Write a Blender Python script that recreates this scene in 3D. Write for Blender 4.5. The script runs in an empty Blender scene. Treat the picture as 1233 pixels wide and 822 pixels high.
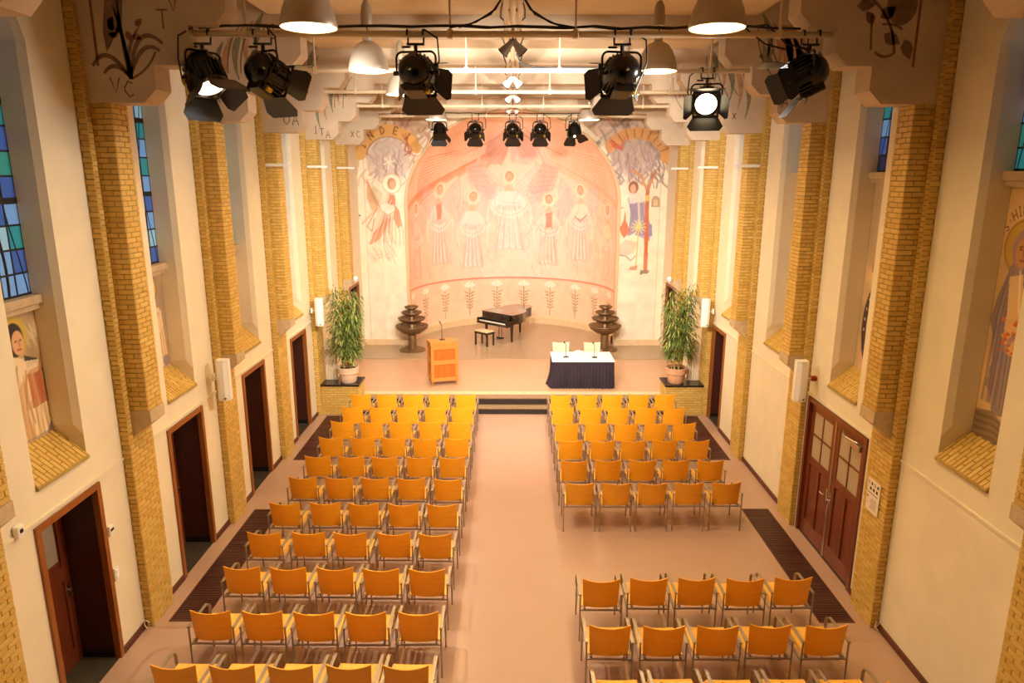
import bpy, bmesh, math, random
import numpy as np
from mathutils import Vector, Matrix, Euler
from mathutils.geometry import tessellate_polygon

random.seed(7)
rng = np.random.default_rng(7)
S = bpy.context.scene
COL = S.collection
PI = math.pi

# ------------------------------------------------------------------ camera
cam_d = bpy.data.cameras.new('camera')
cam = bpy.data.objects.new('camera', cam_d)
COL.objects.link(cam)
cam_d.sensor_width = 36.0
cam_d.lens = 842.1 / 1233 * 36
cam_d.clip_end = 200
cam.location = (0, 0, 6.0)
cam.matrix_world = (Matrix.Translation((0, 0, 6.0)) @ Matrix.Rotation(0.0004, 4, 'Z')
                    @ Matrix.Rotation(PI / 2 - 0.23368, 4, 'X') @ Matrix.Rotation(0.0018, 4, 'Z'))
S.camera = cam

# ------------------------------------------------------------------ world and exposure
W = bpy.data.worlds.new('world')
S.world = W
W.use_nodes = True
W.node_tree.nodes['Background'].inputs['Color'].default_value = (0.30, 0.45, 0.75, 1)
W.node_tree.nodes['Background'].inputs['Strength'].default_value = 0.6
S.view_settings.view_transform = 'Standard'
S.view_settings.look = 'None'
S.view_settings.exposure = 0.0
S.view_settings.gamma = 1
S.cycles.use_denoising = True
S.cycles.max_bounces = 8
S.cycles.diffuse_bounces = 3
S.cycles.sample_clamp_indirect = 6.0
PENDANT_STRENGTH = 250.0          # pendant bulbs
SPOT_POWER = 1.15                 # multiplier of the stage lamps
WARM = (1.0, 0.60, 0.24)
STAGE_WARM = (1.0, 0.92, 0.85)


# ------------------------------------------------------------------ colour helpers
def lin(c):
    return tuple((x / 255 / 12.92 if x / 255 <= 0.04045 else ((x / 255 + 0.055) / 1.055) ** 2.4) for x in c)


def mat(name, rgb, rough=0.6, metal=0.0, var=0.0, scale=6.0, bump=0.0, emit=None, stretch=None, spec=None, coat=0.0):
    m = bpy.data.materials.new(name)
    m.use_nodes = True
    nt = m.node_tree
    b = nt.nodes['Principled BSDF']
    c = lin(rgb) + (1,)
    b.inputs['Base Color'].default_value = c
    b.inputs['Roughness'].default_value = rough
    b.inputs['Metallic'].default_value = metal
    if spec is not None:
        b.inputs['Specular IOR Level'].default_value = spec
    if coat:
        b.inputs['Coat Weight'].default_value = coat
        b.inputs['Coat Roughness'].default_value = 0.1
    if emit:
        b.inputs['Emission Color'].default_value = tuple(emit[0]) + (1,)
        b.inputs['Emission Strength'].default_value = emit[1]
    if var or bump:
        tc = nt.nodes.new('ShaderNodeTexCoord')
        mp = nt.nodes.new('ShaderNodeMapping')
        nt.links.new(tc.outputs['Object'], mp.inputs['Vector'])
        if stretch:
            mp.inputs['Scale'].default_value = stretch
        nz = nt.nodes.new('ShaderNodeTexNoise')
        nz.inputs['Scale'].default_value = scale
        nz.inputs['Detail'].default_value = 5
        nt.links.new(mp.outputs['Vector'], nz.inputs['Vector'])
        if var:
            cr = nt.nodes.new('ShaderNodeValToRGB')
            cr.color_ramp.elements[0].position = 0.3
            cr.color_ramp.elements[1].position = 0.7
            cr.color_ramp.elements[0].color = tuple(x * (1 - var) for x in c[:3]) + (1,)
            cr.color_ramp.elements[1].color = tuple(min(1, x * (1 + var)) for x in c[:3]) + (1,)
            nt.links.new(nz.outputs['Fac'], cr.inputs['Fac'])
            nt.links.new(cr.outputs['Color'], b.inputs['Base Color'])
        if bump:
            bp = nt.nodes.new('ShaderNodeBump')
            bp.inputs['Strength'].default_value = bump
            bp.inputs['Distance'].default_value = 0.01
            nt.links.new(nz.outputs['Fac'], bp.inputs['Height'])
            nt.links.new(bp.outputs['Normal'], b.inputs['Normal'])
    return m


def paint_mat(name, rough=0.75):
    m = bpy.data.materials.new(name)
    m.use_nodes = True
    nt = m.node_tree
    a = nt.nodes.new('ShaderNodeVertexColor')
    a.layer_name = 'Col'
    nt.links.new(a.outputs['Color'], nt.nodes['Principled BSDF'].inputs['Base Color'])
    nt.nodes['Principled BSDF'].inputs['Roughness'].default_value = rough
    return m


PLASTER = mat('plaster', (236, 222, 190), 0.75, var=0.04, scale=2.5, bump=0.05)
PLASTER_SHELL = mat('plaster_ceiling', (222, 200, 165), 0.8, var=0.05, scale=1.5)
MORTAR = mat('mortar', (170, 142, 72), 0.9, var=0.15, scale=20)
BRICK_A = mat('brick_yellow', (212, 171, 86), 0.6, var=0.10, scale=9)
BRICK_B = mat('brick_ochre', (206, 165, 78), 0.6, var=0.10, scale=9)
BRICK_C = mat('brick_pale', (216, 178, 94), 0.6, var=0.10, scale=9)
STONE = mat('corbel_stone', (196, 170, 132), 0.7, var=0.1, scale=12, bump=0.1)
BEAM = mat('beam_concrete', (204, 182, 152), 0.8, var=0.10, scale=2.0, bump=0.05)
PLINK0 = mat('painted_dark_ink', (128, 100, 76), 0.85, var=0.2, scale=15)
PLINK = mat('painted_ink', (112, 84, 66), 0.85, var=0.2, scale=15)
PLRED = mat('painted_red', (140, 92, 72), 0.85, var=0.2, scale=15)
PLGREEN = mat('painted_green', (136, 130, 104), 0.85, var=0.25, scale=15)
PLORANGE = mat('painted_orange', (186, 142, 106), 0.85, var=0.25, scale=8)
PLGREY = mat('painted_grey', (150, 130, 118), 0.85, var=0.2, scale=8)
FLOOR = mat('floor_lino', (184, 150, 128), 0.34, var=0.03, scale=1.2, spec=0.5)
STAGE = mat('stage_stone', (204, 162, 128), 0.35, var=0.04, scale=1.5, spec=0.4)
APSEFLOOR = mat('apse_stone', (176, 150, 118), 0.28, var=0.06, scale=1.8, spec=0.5)
STEP = mat('step_stone', (150, 122, 90), 0.5, var=0.12, scale=10)
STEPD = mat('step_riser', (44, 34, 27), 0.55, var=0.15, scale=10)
EDGE = mat('stage_edge_stone', (222, 192, 154), 0.4, var=0.05, scale=8)
SKIRT = mat('skirting_stone', (228, 196, 150), 0.6, var=0.06, scale=8)
DWOOD = mat('door_mahogany', (112, 50, 24), 0.38, var=0.18, scale=4, stretch=(8, 8, 0.6), coat=0.25)
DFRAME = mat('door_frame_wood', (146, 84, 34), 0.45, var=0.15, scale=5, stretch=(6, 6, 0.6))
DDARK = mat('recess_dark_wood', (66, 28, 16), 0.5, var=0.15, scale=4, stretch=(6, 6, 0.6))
PLINTH = mat('black_plinth', (26, 22, 20), 0.35)
TILE = mat('dark_tile', (70, 62, 50), 0.35, var=0.2, scale=6)
REARW = mat('rear_wall_wood', (70, 44, 28), 0.6, var=0.15, scale=4)
BASEB = mat('baseboard_wood', (92, 42, 24), 0.5, var=0.12, scale=6)
GLASSP = mat('frosted_pane', (176, 160, 132), 0.3, var=0.06, scale=14)
STEEL = mat('brushed_steel', (190, 182, 168), 0.3, metal=0.9)
CHROME = mat('chrome', (220, 215, 205), 0.15, metal=1.0)
LEGM = mat('chair_steel', (168, 158, 146), 0.35, metal=0.85)
PLY = mat('chair_plywood', (246, 170, 30), 0.42, var=0.05, scale=3, stretch=(1.0, 6, 8), coat=0.12)
PLY_LIT = mat('plywood_stage_lit', (240, 222, 188), 0.45, var=0.05, scale=3, stretch=(1.0, 6, 8))  # chair plywood with the bleaching by stage light put into its colour
PLYS = mat('chair_seat_plywood', (240, 186, 84), 0.4, var=0.08, scale=3, stretch=(6, 1, 8), coat=0.12)
ARMW = mat('arm_band', (172, 158, 138), 0.38, metal=0.7)
BLACK = mat('black_enamel', (9, 8, 7), 0.2, spec=0.5)
BLACKM = mat('black_matte', (22, 20, 19), 0.5)
BARN = mat('barn_door_steel', (20, 17, 15), 0.36)
PIANO = mat('piano_lacquer', (12, 10, 11), 0.12, spec=0.6, coat=1.0)
PIANOLID = mat('piano_lid_lacquer', (44, 22, 12), 0.10, spec=0.6, coat=1.0)
IVORY = mat('ivory_keys', (244, 238, 222), 0.35)
CUSHION = mat('bench_cushion', (226, 196, 150), 0.8, var=0.05)
LECT = mat('lectern_oak', (206, 136, 58), 0.45, var=0.10, scale=4, stretch=(5, 5, 0.7))
LECTP = mat('lectern_panel', (192, 104, 28), 0.45, var=0.12, scale=4, stretch=(5, 5, 0.7))
CLOTH = mat('white_tablecloth', (246, 242, 234), 0.85)
SKIRTC = mat('aubergine_skirt', (46, 36, 48), 0.85, var=0.08, scale=20)
PAPER = mat('white_paper', (246, 240, 228), 0.8)
BRONZE = mat('stand_bronze', (134, 106, 72), 0.42, metal=0.55, var=0.2, scale=7)
TERRA = mat('terracotta_pot', (222, 168, 126), 0.75, var=0.08, scale=8)
TERRAP = mat('pale_pot', (232, 200, 164), 0.75, var=0.06, scale=8)
SOIL = mat('potting_soil', (60, 44, 30), 0.95, var=0.3, scale=30)
CANE = mat('bamboo_cane', (190, 160, 84), 0.5, var=0.15, scale=9)
LEAFA = mat('bamboo_leaf', (84, 108, 38), 0.55, var=0.25, scale=4)
LEAFB = mat('bamboo_leaf_pale', (158, 166, 82), 0.55, var=0.25, scale=4)
SLAB = mat('black_slab', (40, 34, 30), 0.22, var=0.1, scale=9)
FLUTE = mat('cream_fluted_wood', (226, 204, 166), 0.6, var=0.06, scale=6)
WHITEP = mat('white_enamel', (240, 234, 222), 0.4)
RED = mat('red_plastic', (176, 40, 22), 0.4)
PIPE = mat('cream_pipe', (216, 194, 156), 0.45)
SHADE = mat('pendant_aluminium', (196, 182, 160), 0.38, metal=0.35)
REFL = mat('pendant_reflector', (226, 216, 196), 0.35, metal=0.5)
GEARM = mat('pendant_gear_box', (170, 152, 124), 0.5, metal=0.2)
CABLE = mat('black_cable', (16, 14, 13), 0.6)
GREY = mat('spot_grey', (120, 104, 86), 0.4, metal=0.4)
LEAD = mat('window_lead', (26, 22, 22), 0.6)
GRILL = mat('grille_slat', (86, 46, 36), 0.4, var=0.15, scale=9)
GRILLD = mat('grille_pit', (16, 8, 8), 0.8)
SIGNM = mat('sign_board', (240, 226, 208), 0.5)
YEL = mat('yellow_plug', (214, 176, 40), 0.5)
BULB = mat('pendant_glow', (255, 240, 210), 0.5, emit=(lin((255, 216, 150)), PENDANT_STRENGTH))
BULB_ADDED = mat('added_rear_glow', (255, 240, 210), 0.5, emit=(lin((255, 216, 150)), PENDANT_STRENGTH * 1.7))  # stronger glow of the added rear pendants, out of view
LENS = mat('lamp_lens_glow', (255, 240, 210), 0.4, emit=(lin((255, 226, 178)), 9.0))
SMALLB = mat('wall_bulb_glow', (255, 240, 220), 0.4, emit=(lin((255, 238, 210)), 8.0))
MURAL = paint_mat('mural_paint')
PANES = [mat('pane_%s' % n, c, 0.25, emit=(lin(c), s)) for n, c, s in (
    ('teal', (44, 128, 136), 0.5), ('blue', (58, 86, 150), 0.5), ('sky', (100, 138, 184), 0.6),
    ('pale', (126, 164, 182), 0.6), ('violet', (80, 66, 112), 0.35), ('green', (52, 132, 122), 0.45), ('dusk', (50, 54, 90), 0.3))]


# ------------------------------------------------------------------ mesh helpers
class MB:
    def __init__(s):
        s.v = []
        s.f = []
        s.mi = []

    def add(s, vs, fs, M=None, mi=0):
        o = len(s.v)
        s.v += [tuple(M @ Vector(p)) for p in vs] if M is not None else [tuple(p) for p in vs]
        s.f += [tuple(i + o for i in f) for f in fs]
        s.mi += [mi] * len(fs)
        return s

    def box(s, x0, x1, y0, y1, z0, z1, M=None, mi=0):
        vs = [(x0, y0, z0), (x1, y0, z0), (x1, y1, z0), (x0, y1, z0), (x0, y0, z1), (x1, y0, z1), (x1, y1, z1), (x0, y1, z1)]
        return s.add(vs, [(0, 3, 2, 1), (4, 5, 6, 7), (0, 1, 5, 4), (1, 2, 6, 5), (2, 3, 7, 6), (3, 0, 4, 7)], M, mi)

    def bbox(s, x0, x1, y0, y1, z0, z1, b=0.01, M=None, mi=0):
        bm = bmesh.new()
        m0 = MB().box(x0, x1, y0, y1, z0, z1)
        vs = [bm.verts.new(p) for p in m0.v]
        for f in m0.f:
            bm.faces.new([vs[i] for i in f])
        bmesh.ops.bevel(bm, geom=bm.edges[:], offset=b, segments=2, affect='EDGES', profile=0.5)
        bm.verts.index_update()
        s.add([v.co.copy() for v in bm.verts], [[v.index for v in f.verts] for f in bm.faces], M, mi)
        bm.free()
        return s

    def tube(s, pts, r, n=8, cap=True, M=None, mi=0):
        pts = [Vector(p) for p in pts]
        rs = r if isinstance(r, (list, tuple)) else [r] * len(pts)
        vs, fs = [], []
        prev = None
        for i, p in enumerate(pts):
            a = pts[max(i - 1, 0)]
            b = pts[min(i + 1, len(pts) - 1)]
            t = (b - a)
            t = t.normalized() if t.length > 1e-9 else Vector((0, 0, 1))
            if prev is None:
                u = t.orthogonal().normalized()
            else:
                u = (prev - t * prev.dot(t))
                u = u.normalized() if u.length > 1e-6 else t.orthogonal().normalized()
            prev = u
            w = t.cross(u)
            for k in range(n):
                an = 2 * PI * k / n
                vs.append(p + (u * math.cos(an) + w * math.sin(an)) * rs[i])
        for i in range(len(pts) - 1):
            for k in range(n):
                a = i * n + k
                b = i * n + (k + 1) % n
                fs.append((a, b, b + n, a + n))
        if cap:
            fs.append(tuple(range(n))[::-1])
            fs.append(tuple((len(pts) - 1) * n + k for k in range(n)))
        return s.add(vs, fs, M, mi)

    def lathe(s, prof, n=24, M=None, mi=0, cap=True):
        vs, fs = [], []
        for r, z in prof:
            for k in range(n):
                a = 2 * PI * k / n
                vs.append((r * math.cos(a), r * math.sin(a), z))
        for i in range(len(prof) - 1):
            for k in range(n):
                a = i * n + k
                b = i * n + (k + 1) % n
                fs.append((a, b, b + n, a + n))
        if cap and prof[0][0] > 1e-5:
            fs.append(tuple(range(n))[::-1])
        if cap and prof[-1][0] > 1e-5:
            fs.append(tuple((len(prof) - 1) * n + k for k in range(n)))
        return s.add(vs, fs, M, mi)

    def prism(s, poly, h0, h1, M=None, mi=0):
        """polygon in x,y extruded along z (M turns it); concave allowed"""
        n = len(poly)
        vs = [(x, y, h0) for x, y in poly] + [(x, y, h1) for x, y in poly]
        tr = tessellate_polygon([[Vector((x, y, 0)) for x, y in poly]])
        fs = [tuple(t) for t in tr] + [tuple(i + n for i in t)[::-1] for t in tr]
        fs += [(i, (i + 1) % n, (i + 1) % n + n, i + n) for i in range(n)]
        return s.add(vs, fs, M, mi)

    def ribbon(s, pts, w, M=None, mi=0):
        """flat stroke in the x,z plane; w may be a list"""
        ws = w if isinstance(w, (list, tuple)) else [w] * len(pts)
        vs, fs = [], []
        for i, (x, z) in enumerate(pts):
            a = pts[max(i - 1, 0)]
            b = pts[min(i + 1, len(pts) - 1)]
            dx, dz = b[0] - a[0], b[1] - a[1]
            l = math.hypot(dx, dz) or 1
            nx, nz = -dz / l * ws[i] / 2, dx / l * ws[i] / 2
            vs += [(x + nx, 0, z + nz), (x - nx, 0, z - nz)]
        for i in range(len(pts) - 1):
            fs.append((2 * i, 2 * i + 1, 2 * i + 3, 2 * i + 2))
        return s.add(vs, fs, M, mi)


def mesh_of(name, mb, m, smooth=False):
    me = bpy.data.meshes.new(name)
    me.from_pydata(mb.v, [], mb.f)
    ms = m if isinstance(m, (list, tuple)) else [m]
    for x in ms:
        me.materials.append(x)
    if len(ms) > 1:
        me.polygons.foreach_set('material_index', mb.mi)
    bm = bmesh.new()
    bm.from_mesh(me)
    bmesh.ops.recalc_face_normals(bm, faces=bm.faces[:])
    bm.to_mesh(me)
    bm.free()
    if smooth:
        me.polygons.foreach_set('use_smooth', [True] * len(me.polygons))
        try:
            me.set_sharp_from_angle(angle=math.radians(40))
        except Exception:
            pass
    me.update()
    return me


def obj(name, mb, m, parent=None, smooth=False, loc=None, kind=None, label=None):
    me = mb if isinstance(mb, bpy.types.Mesh) else mesh_of(name, mb, m, smooth)
    o = bpy.data.objects.new(name, me)
    COL.objects.link(o)
    if loc:
        o.location = loc
    if parent:
        o.parent = parent
    if kind:
        o['kind'] = kind
    if label:
        o['label'] = label
    return o


def tag(o, label, cat, group=None):
    o['label'] = label
    o['category'] = cat
    if group:
        o['group'] = group
    return o


def thing(name, label, cat, loc=(0, 0, 0), rz=0.0, group=None):
    o = bpy.data.objects.new(name, None)
    o.empty_display_size = 0.1
    COL.objects.link(o)
    o.location = loc
    o.rotation_euler = (0, 0, rz)
    return tag(o, label, cat, group)


def struct(name, mb, m, parent=None, smooth=False, loc=None):
    o = obj(name, mb, m, parent, smooth, loc)
    o['kind'] = 'structure'
    return o


def empty_struct(name, loc=(0, 0, 0)):
    o = bpy.data.objects.new(name, None)
    COL.objects.link(o)
    o.location = loc
    o['kind'] = 'structure'
    return o


def copy_tree(o, parent=None):
    c = o.copy()
    COL.objects.link(c)
    if parent:
        c.parent = parent
    for ch in list(o.children):
        copy_tree(ch, c)
    return c


def ordn(i):
    return ['first', 'second', 'third', 'fourth', 'fifth', 'sixth', 'seventh', 'eighth', 'ninth', 'tenth', 'eleventh', 'twelfth'][i]


def aim_matrix(loc, target):
    d = (Vector(target) - Vector(loc)).normalized()
    return Matrix.Translation(loc) @ d.to_track_quat('-Z', 'Y').to_matrix().to_4x4()


# ------------------------------------------------------------------ painting on dense meshes
def smooth_noise(x, y, sc, seed):
    r = np.random.default_rng(seed)
    g = r.random((64, 64))
    u = (x * sc) % 63
    v = (y * sc) % 63
    i = np.floor(u).astype(int)
    j = np.floor(v).astype(int)
    fu = u - i
    fv = v - j
    fu = fu * fu * (3 - 2 * fu)
    fv = fv * fv * (3 - 2 * fv)
    i1 = (i + 1) % 64
    j1 = (j + 1) % 64
    return g[i, j] * (1 - fu) * (1 - fv) + g[i1, j] * fu * (1 - fv) + g[i, j1] * (1 - fu) * fv + g[i1, j1] * fu * fv


class Paint:
    """colours per vertex; x,z are paint coordinates in metres"""
    def __init__(s, x, z, base):
        s.x, s.z = x, z
        s.c = np.tile(np.array(base, float), (len(x), 1))

    def mix(s, m, c, a, idx=None):
        if idx is None:
            w = (m * a)[:, None]
            s.c = s.c * (1 - w) + np.array(c, float) * w
        else:
            w = (m * a)[:, None]
            s.c[idx] = s.c[idx] * (1 - w) + np.array(c, float) * w

    def near(s, x0, x1, z0, z1):
        return np.nonzero((s.x >= x0) & (s.x <= x1) & (s.z >= z0) & (s.z <= z1))[0]

    def mottle(s, amp, sc, seed, tint=(1, 1, 1)):
        n = smooth_noise(s.x + 20, s.z + 20, sc, seed) - 0.5
        n = n + 0.5 * (smooth_noise(s.x + 31, s.z + 11, sc * 2.7, seed + 1) - 0.5)
        s.c = s.c * (1 + (n * amp)[:, None] * np.array(tint))

    def ell(s, cx, cz, rx, rz, c, a=1.0, rot=0.0, soft=0.15):
        R = max(rx, rz) * (1 + soft)
        i = s.near(cx - R, cx + R, cz - R, cz + R)
        dx, dz = s.x[i] - cx, s.z[i] - cz
        ca, sa = math.cos(rot), math.sin(rot)
        u = (dx * ca + dz * sa) / rx
        v = (-dx * sa + dz * ca) / rz
        r = np.sqrt(u * u + v * v)
        s.mix(np.clip((1 + soft - r) / (soft + 1e-6), 0, 1), c, a, i)

    def ring(s, cx, cz, r, w, c, a=1.0):
        R = r + w
        i = s.near(cx - R, cx + R, cz - R, cz + R)
        d = np.abs(np.hypot(s.x[i] - cx, s.z[i] - cz) - r)
        s.mix(np.clip((w / 2 + 0.012 - d) / 0.012, 0, 1), c, a, i)

    def poly(s, pts, c, a=1.0):
        p = np.array(pts, float)
        i = s.near(p[:, 0].min(), p[:, 0].max(), p[:, 1].min(), p[:, 1].max())
        X, Z = s.x[i], s.z[i]
        ins = np.zeros(len(i), bool)
        n = len(p)
        for k in range(n):
            x0, z0 = p[k]
            x1, z1 = p[(k + 1) % n]
            if z0 == z1:
                continue
            cnd = ((Z >= min(z0, z1)) & (Z < max(z0, z1)))
            ins ^= cnd & (X < x0 + (Z - z0) * (x1 - x0) / (z1 - z0))
        s.mix(ins.astype(float), c, a, i)

    def stroke(s, pts, w, c, a=1.0, soft=0.012):
        p = np.array(pts, float)
        R = w / 2 + soft
        i = s.near(p[:, 0].min() - R, p[:, 0].max() + R, p[:, 1].min() - R, p[:, 1].max() + R)
        X, Z = s.x[i], s.z[i]
        d = np.full(len(i), 9.0)
        for (x0, z0), (x1, z1) in zip(pts[:-1], pts[1:]):
            dx, dz = x1 - x0, z1 - z0
            L = dx * dx + dz * dz + 1e-9
            t = np.clip(((X - x0) * dx + (Z - z0) * dz) / L, 0, 1)
            d = np.minimum(d, np.hypot(X - x0 - t * dx, Z - z0 - t * dz))
        s.mix(np.clip((w / 2 + soft - d) / soft, 0, 1), c, a, i)


GLYPH = {
    'S': [[(.9, .85), (.5, 1), (.15, .8), (.5, .5), (.85, .25), (.5, 0), (.1, .15)]],
    'H': [[(.1, 0), (.1, 1)], [(.9, 0), (.9, 1)], [(.1, .5), (.9, .5)]],
    'I': [[(.5, 0), (.5, 1)], [(.35, 0), (.65, 0)], [(.35, 1), (.65, 1)]],
    'L': [[(.15, 1), (.15, 0), (.85, 0)]],
    '.': [[(.45, .5), (.55, .5)]],
    'N': [[(.1, 0), (.1, 1), (.9, 0), (.9, 1)]],
    'D': [[(.15, 0), (.15, 1), (.6, .9), (.9, .5), (.6, .1), (.15, 0)]],
    'E': [[(.85, 1), (.15, 1), (.15, 0), (.85, 0)], [(.15, .5), (.7, .5)]],
    'T': [[(.5, 0), (.5, 1)], [(.05, 1), (.95, 1)]],
    'V': [[(.05, 1), (.5, 0), (.95, 1)]],
    'A': [[(.05, 0), (.5, 1), (.95, 0)], [(.25, .4), (.75, .4)]],
    'X': [[(.1, 0), (.9, 1)], [(.1, 1), (.9, 0)]],
    'C': [[(.9, .85), (.5, 1), (.1, .6), (.1, .4), (.5, 0), (.9, .15)]],
    'U': [[(.1, 1), (.1, .3), (.5, 0), (.9, .3), (.9, 1)]],
}


def glyph_strokes(ch, cx, cz, h, rot=0.0, w=0.7):
    out = []
    ca, sa = math.cos(rot), math.sin(rot)
    for st in GLYPH[ch]:
        q = []
        for u, v in st:
            a, b = (u - .5) * h * w, (v - .5) * h
            q.append((cx + a * ca - b * sa, cz + a * sa + b * ca))
        out.append(q)
    return out


def paint_grid(name, nx, nz, pos, paintfn, parent=None, smooth=True, st=None):
    """pos(U,V)->(N,3) world, st(U,V)->(x,z) paint coords"""
    u = np.linspace(0, 1, nx)
    v = np.linspace(0, 1, nz)
    V, U = np.meshgrid(v, u, indexing='ij')
    U, V = U.ravel(), V.ravel()
    co = pos(U, V)
    px, pz = st(U, V)
    P = paintfn(px, pz)
    c = np.clip(P.c, 0, 255) / 255
    c = np.where(c <= 0.04045, c / 12.92, ((c + 0.055) / 1.055) ** 2.4)
    i, j = np.meshgrid(np.arange(nx - 1), np.arange(nz - 1))
    a = (j * nx + i).ravel()
    faces = np.stack([a, a + 1, a + 1 + nx, a + nx], 1)
    me = bpy.data.meshes.new(name)
    nf = len(faces)
    me.vertices.add(len(co))
    me.vertices.foreach_set('co', co.astype(np.float32).ravel())
    me.loops.add(nf * 4)
    me.loops.foreach_set('vertex_index', faces.astype(np.int32).ravel())
    me.polygons.add(nf)
    me.polygons.foreach_set('loop_start', np.arange(0, nf * 4, 4, dtype=np.int32))
    me.polygons.foreach_set('use_smooth', np.full(nf, smooth))
    me.update(calc_edges=True)
    me.validate()
    at = me.color_attributes.new('Col', 'FLOAT_COLOR', 'POINT')
    rgba = np.concatenate([c, np.ones((len(c), 1))], 1).astype(np.float32)
    at.data.foreach_set('color', rgba.ravel())
    me.materials.append(MURAL)
    o = bpy.data.objects.new(name, me)
    COL.objects.link(o)
    if parent:
        o.parent = parent
    return o


# ================================================================== STRUCTURE
P0, PER = 8.38, 2.88
PW = 0.58                       # pilaster width along the hall


def py(k):
    return P0 + PER * k


def bay_c(k):
    return py(k) + 1.73


YB = 23.1                        # end wall behind the stage
ZS = 0.36                        # stage height
YF, YR = 17.10, -3.6             # foot of the stage steps, wall behind the camera
NZ0, NZ1, NHW = 2.80, 7.75, 0.455
DEPTH = 0.32
NICHES = [-1, 0, 1, 2, 3]
LEDGE = {-1: 4.58, 1: 5.92}

# floor, stage and steps
struct('floor', MB().box(-5.0, 5.0, YR, YF + 0.02, -0.12, 0), FLOOR)
struct('floor_stage', MB().box(-5.0, 5.0, YF + 0.82, 21.25, -0.1, ZS), STAGE)
apf = [(-5.0, 21.25), (5.0, 21.25), (5.0, YB + 0.05), (3.55, YB + 0.05)]
apf += [(3.55 * math.cos(a), 23.4 + 3.55 * math.sin(a)) for a in np.linspace(0, PI, 33)]
apf += [(-3.55, YB + 0.05), (-5.0, YB + 0.05)]
struct('floor_apse', MB().prism(apf, -0.1, ZS + 0.025), APSEFLOOR)
st = empty_struct('trim_stage_steps', (0, YF, 0))
obj('riser', MB().box(-3.9, 3.9, 0.012, 0.05, 0, 0.15), STEPD, st)
obj('tread', MB().box(-3.9, 3.9, 0.0, 0.30, 0.14, 0.17), STEP, st)
obj('riser', MB().box(-3.9, 3.9, 0.292, 0.33, 0.17, 0.33), STEPD, st)
obj('tread', MB().box(-3.9, 3.9, 0.28, 0.56, 0.325, ZS), STEP, st)
obj('edge_stone', MB().box(-5.0, 5.0, 0.56, 0.82, 0.0, ZS + 0.003), EDGE, st)

# ceiling
cl = struct('ceiling', MB().box(-3.68, 3.68, YR, YB + 0.3, 8.34, 8.46), PLASTER_SHELL)
cs = MB()
for s in (-1, 1):
    x0, x1 = sorted((s * 3.60, s * 5.4))
    cs.box(x0, x1, YR, YB + 0.3, 9.2, 9.3)
    x0, x1 = sorted((s * 3.66, s * 3.60))
    cs.box(x0, x1, YR, YB + 0.3, 8.4, 9.25)
struct('upper_strip', cs, PLASTER_SHELL, cl)
# rear wall behind the camera
struct('wall_rear', MB().box(-5.3, 5.3, YR - 0.1, YR, -0.1, 9.3), REARW)


def niche_outline(yc, inset=0.0, flip=False):
    """y,z outline of a window niche, chamfered edge with stops"""
    h = NHW
    g = h - inset
    pts = [(-h, NZ0), (h, NZ0), (h, 3.04), (g, 3.18), (g, 7.22), (h if not inset else h - 0.02, 7.34), (h * 0.62, NZ1), (-h * 0.62, NZ1),
           (-(h if not inset else h - 0.02), 7.34), (-g, 7.22), (-g, 3.18), (-h, 3.04)]
    return [(yc + a, z) for a, z in pts]


WALLS = {}
DOORS = {-1: [(bay_c(k) - 0.53, bay_c(k) + 0.53, 2.34, 0.0) for k in (-1, 0, 1, 2)] + [(21.25, 22.45, 2.58, ZS)],
         1: [(9.25, 11.17, 2.36, 0.0), (15.99, 16.95, 2.34, 0.0), (21.25, 22.45, 2.58, ZS)]}
for s, nm in ((-1, 'left'), (1, 'right')):
    X = 5.0 * s
    mb = MB()
    outer = [(YR, -0.1)]
    for a, b, z, z0 in DOORS[s]:
        outer += [(a, -0.1), (a, z), (b, z), (b, -0.1)]
    outer += [(YB + 0.3, -0.1), (YB + 0.3, 9.3), (YR, 9.3)]
    loops = [outer] + [niche_outline(bay_c(k)) for k in NICHES]
    flat = [p for l in loops for p in l]
    tr = tessellate_polygon([[Vector((a, b, 0)) for a, b in l] for l in loops])
    mb.add([(X, a, b) for a, b in flat], [tuple(t) for t in tr])
    # niche chamfers, reveals
    for k in NICHES:
        yc = bay_c(k)
        A = niche_outline(yc)
        B = niche_outline(yc, 0.032)
        n = len(A)
        mb.add([(X, a, b) for a, b in A] + [(X + s * 0.085, a, b) for a, b in B], [(i, (i + 1) % n, (i + 1) % n + n, i + n) for i in range(n)])
        mb.add([(X + s * 0.085, a, b) for a, b in B] + [(X + s * (DEPTH + 0.06), a, b) for a, b in B],
               [(i, (i + 1) % n, (i + 1) % n + n, i + n) for i in range(1, n)])
    w = struct('wall_' + nm, mb, PLASTER)
    WALLS[s] = w
    # lower wall lining between the pilasters, up to 2.45 m
    tr_ = MB()
    x0, x1 = sorted((X - s * 0.022, X + s * 0.01))
    for k in (-2, -1, 0, 1, 2):
        a, b = py(k) + PW, py(k + 1)
        cuts = [d for d in DOORS[s] if d[0] > a - 0.1 and d[1] < b + 0.1]
        tr_.box(x0, x1, a, b, 2.435, 2.465)
    struct('trim_%d' % (1 if s < 0 else 2), tr_, PLASTER)
    bb = MB()
    x0, x1 = sorted((X - s * 0.03, X + s * 0.01))
    for k in (-2, -1, 0, 1, 2):
        a, b = py(k) + PW, py(k + 1)
        segs = [(a, b)]
        for d in DOORS[s]:
            nsg = []
            for u, v in segs:
                if d[1] < u or d[0] > v:
                    nsg.append((u, v))
                    continue
                if d[0] - 0.06 > u:
                    nsg.append((u, d[0] - 0.06))
                if d[1] + 0.06 < v:
                    nsg.append((d[1] + 0.06, v))
            segs = nsg
        for u, v in segs:
            if v - u > 0.02:
                bb.box(x0, x1, u, v, 0, 0.085)
    struct('baseboard_' + nm, bb, BASEB)

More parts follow.
